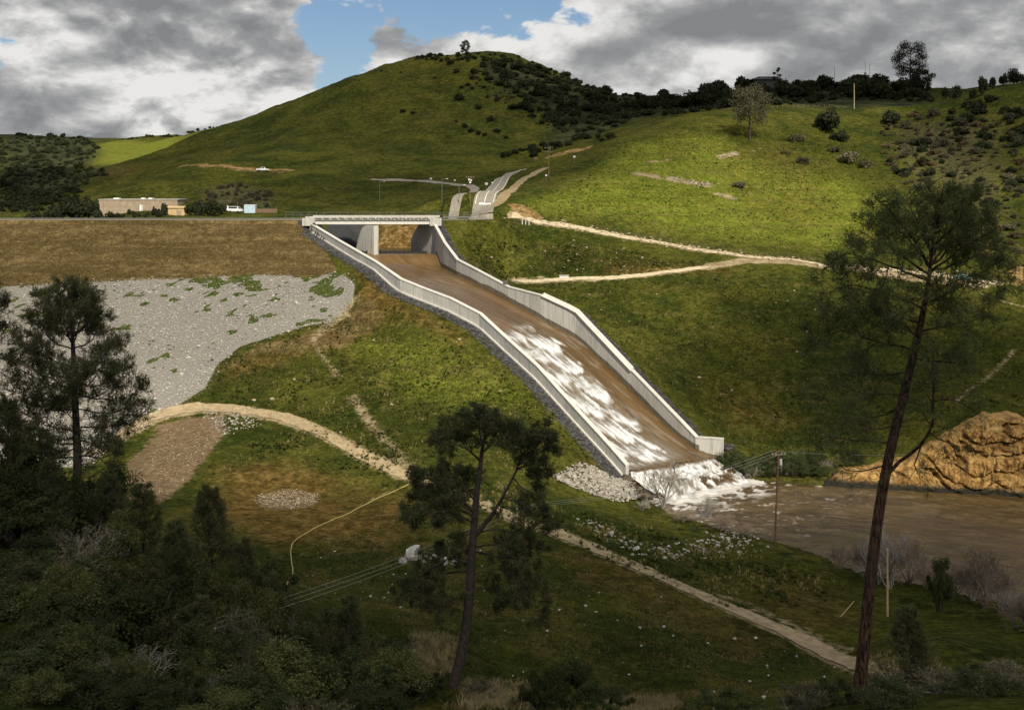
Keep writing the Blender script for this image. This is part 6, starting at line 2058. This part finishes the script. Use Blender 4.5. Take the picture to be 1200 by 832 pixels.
def twiggy(seed, m, leafm, nleaf):
    t_ = Tree(seed)
    for k in range(9):
        a = t_.rng.rand() * 6.28
        t_.grow((cos(a) * .08, sin(a) * .08, -.1), (cos(a) * .8, sin(a) * .8, .9), .75, .016, 2, 6, spread=.8, up=.35, curl=.4)
    for i in range(len(t_.mb.V)): pass
    tp = np.array(t_.tips)
    k = t_.rng.randint(0, len(tp), nleaf)
    V, Fc = leaf_tris(tp[k] + t_.rng.randn(nleaf, 3) * .05, .03, t_.rng)
    return (mesh_from('stem', np.concatenate(t_.mb.V), [np.concatenate(t_.mb.Q)], m), mesh_from('foliage', V, [Fc], leafm))


NB = {'dark': [near_bush(601 + k, 11000, 0.040, M_oak, M_bark, .85, 34) for k in range(4)],
      'olive': [near_bush(611 + k, 9500, 0.038, M_olive, M_bark, .8, 30) for k in range(3)],
      'sage': [near_bush(621, 8500, 0.034, M_sage, M_twig, .75, 30), twiggy(622, M_twig2, M_sage, 3500)],
      'bare': [twiggy(631, M_twig, M_sage, 900), twiggy(632, M_twig2, M_olive, 1500)],
      'pine': [young_pine(641, M_needle_d), young_pine(642, M_needle)]}
WORD = {'dark': ('dense dark green bush', 'bush'), 'olive': ('olive green leafy bush', 'bush'), 'sage': ('grey green bush', 'bush'), 'bare': ('half bare grey bush', 'bush'), 'pine': ('young pine', 'tree')}


def near(px, top, wpx, D, kind, lab, seed=0, name=None, hmin=1.6, group=None):
    p = at(px, D)
    h = max(hfor(top, D, p[2]), hmin)
    mesh = NB[kind][(int(px) + seed) % len(NB[kind])]
    root = thing(name or ('pine_tree' if kind == 'pine' else 'bush'), lab, WORD[kind][1], p - (0, 0, .1), px * .37, group)
    names = ('trunk', 'crown') if kind == 'pine' else ('stem', 'foliage')
    ws = wpx * D / F / 2
    for nm, me in zip(names, mesh):
        link(nm, me, root)
    zr = {'dark': 1.12, 'olive': 1.05, 'sage': 1.0, 'bare': 1.15, 'pine': 1.0}[kind]
    if kind == 'pine': root.scale = (ws / .33, ws / .33, h)
    else: root.scale = (ws * 1.05, ws * 1.05, h / zr)
    return root


GF = 'bushes on the near slope at lower left'
FG = [(15, 515, 110, 104, 'dark'), (62, 560, 110, 100, 'dark'), (115, 548, 90, 106, 'dark'), (20, 590, 130, 92, 'dark'), (100, 600, 120, 92, 'bare'), (150, 595, 70, 97, 'olive'), (-10, 545, 110, 96, 'dark'),
      (60, 640, 150, 82, 'sage'), (15, 690, 120, 76, 'dark'), (135, 640, 130, 84, 'olive'), (175, 680, 130, 76, 'dark'), (215, 640, 90, 84, 'dark'), (255, 655, 100, 82, 'olive'), (305, 655, 84, 92, 'dark'), (290, 690, 90, 80, 'olive'),
      (60, 740, 140, 68, 'olive'), (150, 745, 150, 66, 'bare'), (225, 735, 110, 70, 'dark'), (15, 770, 120, 62, 'dark'), (100, 790, 130, 60, 'dark'), (195, 790, 130, 60, 'dark'), (275, 740, 80, 72, 'dark'), (330, 705, 110, 82, 'olive'),
      (375, 715, 110, 84, 'dark'), (425, 722, 110, 84, 'bare'), (330, 760, 130, 70, 'olive'), (400, 770, 120, 70, 'dark'), (460, 765, 90, 78, 'olive'), (280, 790, 120, 62, 'dark'), (360, 808, 120, 62, 'bare'), (440, 808, 110, 66, 'dark'), (500, 790, 60, 80, 'dark'),
      (235, 765, 60, 66, 'olive'), (120, 690, 90, 75, 'dark'), (205, 700, 60, 76, 'sage'), (350, 730, 60, 78, 'dark'), (455, 745, 60, 84, 'dark'), (40, 790, 90, 58, 'olive'), (160, 815, 110, 56, 'dark'), (250, 815, 100, 57, 'olive'), (40, 630, 80, 87, 'dark'), (25, 650, 110, 80, 'dark'), (70, 668, 100, 76, 'olive'), (20, 735, 90, 66, 'dark'), (110, 735, 80, 68, 'dark'), (130, 770, 90, 62, 'olive'), (60, 700, 80, 71, 'dark'), (285, 715, 70, 75, 'sage')]
rows = {'top': [], 'middle': [], 'bottom': []}
for k, f_ in enumerate(FG):
    rows['top' if f_[1] < 632 else 'middle' if f_[1] < 738 else 'bottom'].append((f_[0], k))
ORD = ('first', 'second', 'third', 'fourth', 'fifth', 'sixth', 'seventh', 'eighth', 'ninth', 'tenth', 'eleventh', 'twelfth', 'thirteenth', 'fourteenth', 'fifteenth', 'sixteenth', 'seventeenth', 'eighteenth', 'nineteenth', 'twentieth', 'twenty-first', 'twenty-second', 'twenty-third', 'twenty-fourth', 'twenty-fifth', 'twenty-sixth')
for rw, lst in rows.items():
    for i, (_, k) in enumerate(sorted(lst)):
        px, top, wpx, D, kd = FG[k]
        near(px, top, wpx * 1.15, D, kd, WORD[kd][0] + ', ' + ORD[i] + ' from left in the ' + rw + ' row of the lower left thicket', k, group=GF)
# tall shrubs and small pines that break the outline of the thicket
for px, top, wpx, D, kd, lab in ((10, 470, 60, 102, 'pine', 'young pine at the left edge, beside the bushy pine'), (58, 540, 46, 98, 'pine', 'slender young pine below the trunk of the bushy pine'), (128, 556, 50, 101, 'pine', 'slender young pine right below the bushy pine, at the foot of the pale stones'),
                                 (205, 612, 54, 92, 'pine', 'dark young pine between the thicket pair and the olive bushes'), (95, 655, 60, 80, 'pine', 'ragged young pine deep inside the lower left thicket'), (285, 632, 46, 92, 'pine', 'short young pine at the field edge under the yellow hose'),
                                 (318, 672, 46, 84, 'pine', 'ragged young pine near the lower end of the yellow hose'), (408, 700, 54, 82, 'pine', 'short young pine at the right end of the lower left thicket'), (235, 700, 60, 74, 'pine', 'grey young pine in the middle of the lower left thicket'), (30, 660, 60, 78, 'pine', 'grey young pine at the left edge of the thicket'),
                                 (180, 640, 60, 86, 'bare', 'leafless twiggy shrub left of the thicket pines'), (350, 700, 70, 80, 'bare', 'leafless twiggy shrub under the parallel wires'), (245, 770, 70, 62, 'bare', 'leafless pale shrub near the bottom of the thicket'), (60, 600, 70, 92, 'bare', 'leafless twiggy shrub under the bushy pine'), (470, 730, 60, 84, 'bare', 'leafless twiggy shrub at the right tip of the thicket')):
    near(px, top, wpx * 1.2, D, kd, lab, px % 2)
near(168, 568, 74, 99, 'pine', 'young pine rising from the thicket below the brown pit, left of the pair', 1)
near(246, 572, 78, 96, 'pine', 'young pine rising from the thicket, right of the pair and nearer the field', 0)
near(300, 700, 60, 70, 'bare', 'twiggy reddish bush in the middle of the lower left thicket', 1)
for px, top, wpx, D, kd, lab in ((662, 770, 95, 84, 'dark', 'dark bush at the bottom edge right of the middle pine'), (630, 795, 60, 80, 'dark', 'small dark bush left of the larger one at the bottom edge'), (710, 798, 70, 82, 'dark', 'low dark bush right of the larger one at the bottom edge'),
                                 (850, 808, 90, 76, 'dark', 'low dark bush at the bottom edge under the dirt road'), (560, 800, 60, 84, 'sage', 'pale dry bush at the bottom edge beside the middle trunk'), (1100, 790, 120, 74, 'sage', 'grey leafy bush at the bottom right below the young pine'), (1180, 800, 110, 78, 'sage', 'grey leafy bush in the bottom right corner'),
                                 (1040, 805, 90, 64, 'dark', 'dark low bush right of the tall trunk at the bottom edge'), (1020, 780, 60, 74, 'sage', 'pale bush close to the tall trunk near the road end'), (1150, 812, 100, 68, 'dark', 'dark low bush between the grey ones at bottom right'), (980, 815, 70, 70, 'dark', 'dark low bush left of the tall trunk at the bottom edge'),
                                 (940, 822, 80, 68, 'sage', 'grey low bush at the bottom edge left of the tall trunk')):
    near(px, top, wpx, D, kd, lab)
near(1063, 712, 86, 76, 'pine', 'young grey green pine at lower right beside the tall trunk', 1)
near(1101, 652, 38, 150, 'dark', 'round dark green shrub on the near river bank', 0)
# dark brush on the far bank between the fall and the bluff
rng = R(77)
for k in range(34):
    px = 846 + 125 * (k + rng.rand()) / 34; py = 549 + 14 * rng.rand() - 0.05 * (px - 850)
    p = hit(px, py, 200)
    put([NB['dark'][0][1], NB['dark'][1][1], NB['bare'][0][0]], 'bank_bush', 'dark bush overhanging the far bank right of the waterfall', 'bush', 'brush on the far bank', p - (0, 0, .3), (11 + 12 * rng.rand()) * p[1] / F, rng)
for px, py in ((960, 540), (935, 538), (985, 545), (1000, 540), (905, 540)):
    p = hit(px, py, 200); put([NB['olive'][0][1], NB['dark'][2][1]], 'bank_bush', 'green bush on the meadow edge above the far bank', 'bush', 'green bushes above the far bank', p - (0, 0, .3), 13 * p[1] / F, rng)
# low growth along the near bank
for k in range(34):
    px = 690 + 230 * rng.rand(); py = 600 + (px - 690) * 0.13 + 14 * rng.rand()
    p = hit(px, py, 120); put([NB['olive'][0][1], NB['olive'][1][1], NB['dark'][1][1]], 'bank_shrub', 'low green shrub among the stones on the near river bank', 'bush', 'low shrubs on the near bank', p - (0, 0, .2), (3 + 5 * rng.rand() ** 2) * p[1] / F, rng, .5)

# --- grass tufts on the near field (one mass)
def tufts(P, h, w, rng, k=4):
    n = len(P)
    a = rng.rand(n, k, 1) * 2 * pi
    d = np.concatenate([np.cos(a) * .7, np.sin(a) * .7, np.ones_like(a) * (0.5 + .6 * rng.rand(n, k, 1))], -1)
    L = (h[:, None, None] * (0.6 + .8 * rng.rand(n, k, 1)))
    b = P[:, None] + rng.randn(n, k, 3) * (0.07, 0.07, 0.0)
    sd = np.concatenate([-np.sin(a), np.cos(a), a * 0], -1) * w
    V = np.stack([b - sd, b + sd, b + d * L], 2)
    return V.reshape(-1, 3), np.arange(n * k * 3).reshape(-1, 3)


M_gr1 = leaf_mat('field_grass', (0.045, 0.062, 0.012), (0.100, 0.110, 0.026), 0.3, 0.25, 0)
M_gr2 = leaf_mat('dry_grass', (0.120, 0.095, 0.030), (0.230, 0.180, 0.075), 0.3, 0.25, 0)
rng = R(91)
P = scatter_poly([(330, 640), (500, 600), (640, 630), (760, 685), (990, 782), (960, 832), (520, 832), (480, 760), (360, 700)], 30000, 92)
kk = fbm(P[:, 0] / 5, P[:, 1] / 5, 4, 93) + rng.randn(len(P)) * .06
tag(link('field_grass', mesh_from('field_grass', *[(a, [b]) for a, b in [tufts(P[kk < .53], 0.12 + .25 * rng.rand((kk < .53).sum()), .03, rng)]][0], M_gr1)), kind='stuff')
tag(link('dry_grass', mesh_from('dry_grass', *[(a, [b]) for a, b in [tufts(P[kk >= .53], 0.10 + .2 * rng.rand((kk >= .53).sum()), .03, rng)]][0], M_gr2)), kind='stuff')
P = np.r_[scatter_poly([(480, 745), (530, 745), (540, 775), (490, 790)], 900, 94, wob=3), scatter_poly([(545, 800), (620, 800), (620, 832), (545, 832)], 900, 95, wob=3), scatter_poly([(700, 815), (790, 815), (790, 832), (700, 832)], 900, 96, wob=3), scatter_poly([(1010, 770), (1100, 775), (1080, 800), (1010, 800)], 700, 97, wob=3)]
tag(link('dry_weeds', mesh_from('dry_weeds', *[(a, [b]) for a, b in [tufts(P, 0.25 + .4 * rng.rand(len(P)), .03, rng, 6)]][0], M_dryw)), kind='stuff')

# rough grass on the slopes (one mass per region)
rng = R(191)
def slope_grass(name, poly, n, seed, h0, h1, m, w=.05, plan=False, thr=None, k=3):
    P = scatter_poly(poly, n, seed, plan, 3.0)
    if thr is not None:
        q = fbm(P[:, 0] / 6, P[:, 1] / 6, 4, seed)
        P = P[q > thr]
    V, Fc = tufts(P, h0 + (h1 - h0) * rng.rand(len(P)), w, rng, k)
    tag(link(name, mesh_from(name, V, [Fc], m)), kind='stuff')


M_gr3 = leaf_mat('slope_grass', (0.040, 0.052, 0.010), (0.105, 0.110, 0.024), 0.3, 0.12, 0)
M_gr4 = leaf_mat('bright_grass', (0.095, 0.115, 0.012), (0.170, 0.180, 0.028), 0.3, 0.12, 0)
M_gr5 = leaf_mat('brown_grass', (0.085, 0.060, 0.022), (0.250, 0.185, 0.085), 0.3, 0.12, 0)
slope_grass('slope_grass', [(255, 430), (330, 400), (420, 345), (560, 410), (690, 530), (640, 560), (500, 555), (400, 510), (330, 480), (240, 470)], 26000, 192, .15, .45, M_gr3, thr=.42)
slope_grass('slope_grass', [(640, 335), (830, 325), (1000, 335), (1200, 350), (1200, 480), (1000, 530), (860, 520), (760, 430)], 26000, 193, .15, .5, M_gr3, .06, thr=.42)
slope_grass('slope_grass', [(545, 262), (700, 285), (830, 312), (640, 322), (560, 318)], 9000, 194, .15, .5, M_gr3, .06, thr=.4)
slope_grass('slope_grass', [(600, 250), (740, 165), (830, 150), (1000, 150), (1060, 250), (990, 295), (800, 272)], 24000, 195, .2, .6, M_gr4, .08, thr=.45)
slope_grass('slope_grass', [(240, 560), (330, 530), (480, 575), (660, 630), (860, 720), (1000, 690), (860, 640), (680, 600), (500, 540), (330, 500)], 16000, 196, .12, .35, M_gr3, .04, thr=.42)
slope_grass('dam_grass', [(-150, 329), (-61, 329), (-52, 308)] + [tuple(a) for a in _rp[:5]][::-1] + [(-150, _rp[0][1])], 30000, 197, .12, .42, M_gr5, .05, True)

# weed clumps that stand out on the slopes
M_weed1 = leaf_mat('dark_weeds', (0.024, 0.036, 0.008), (0.060, 0.072, 0.018), 0.3, 0.3, 0)
M_weed2 = leaf_mat('straw_weeds', (0.130, 0.110, 0.035), (0.260, 0.215, 0.090), 0.3, 0.3, 0)
for sd, poly, n in ((300, [(255, 430), (330, 400), (420, 345), (560, 410), (690, 530), (640, 560), (500, 555), (400, 510), (330, 480), (240, 470)], 1500),
                    (301, [(640, 335), (830, 325), (1000, 335), (1200, 350), (1200, 480), (1000, 530), (860, 520), (760, 430)], 1400), (302, [(545, 262), (700, 285), (830, 312), (640, 322), (560, 318)], 1100),
                    (303, [(600, 250), (740, 165), (830, 150), (1000, 150), (1060, 250), (990, 295), (800, 272)], 1000), (304, [(240, 560), (330, 530), (480, 575), (660, 630), (860, 720), (1000, 690), (860, 640), (680, 600), (500, 540), (330, 500)], 1500)):
    slope_grass('weed_clumps', poly, n, sd, .35, .8, M_weed1, .11, thr=.50, k=9)
    slope_grass('straw_clumps', poly, n, sd + 20, .3, .7, M_weed2, .09, thr=.54, k=8)

# ------------------------------------------------------------------ unseen clouds, each added and sized to shade a chosen part of the valley
SHADE_CLOUD_Z = 1100.0


def shade_cloud(gx, gy, gz, rx, ry, tau, seed, rot=0.0, c=48.0):
    """an added flat unseen cloud whose shade is centred on ground point (gx, gy, gz)"""
    t_ = (SHADE_CLOUD_Z - gz) / SV[2]
    v, f = ico2(5)
    n = (fbm(v[:, 0] * 2.2 + seed * 3.1, v[:, 1] * 2.2 + v[:, 2] * 1.7, 4, 700 + seed) - 0.5)
    rr = 1 + 0.75 * n
    P = v * rr[:, None] * (rx, ry, c)
    P[:, 2] = np.where(P[:, 2] < 0, P[:, 2] * 0.6, P[:, 2])
    cs, sn = cos(rot), sin(rot)
    P = np.stack([P[:, 0] * cs - P[:, 1] * sn, P[:, 0] * sn + P[:, 1] * cs, P[:, 2]], -1)
    m = bpy.data.materials.new('cloud_vapour'); m.use_nodes = True
    t = NT(m.node_tree)
    vs = t.node('ShaderNodeVolumePrincipled', {'Color': (0.97, 0.97, 0.97, 1), 'Density': tau / (1.6 * c / SV[2]), 'Anisotropy': 0.3})
    t.node('ShaderNodeOutputMaterial', {'Volume': vs.outputs[0]})
    loc = np.array([gx, gy, gz]) + SV * t_
    return tag(link('shade_cloud', mesh_from('shade_cloud', P, [f], m, smooth=True), loc=loc), kind='stuff')


shade_cloud(0, 45, 70, 230, 112, 2.2, 1)
shade_cloud(120, 258, 50, 92, 58, 1.75, 2, -0.35)
shade_cloud(-70, 620, 140, 250, 205, 0.85, 3)
shade_cloud(190, 615, 140, 170, 115, 2.4, 4)
shade_cloud(225, 430, 120, 66, 115, 0.9, 5)
shade_cloud(-450, 800, 110, 200, 170, 2.2, 6)
shade_cloud(-560, 1480, 150, 300, 150, 2.0, 7)
shade_cloud(-140, 275, 70, 85, 75, 0.3, 8)
shade_cloud(-25, 428, 96, 95, 38, 1.1, 9)
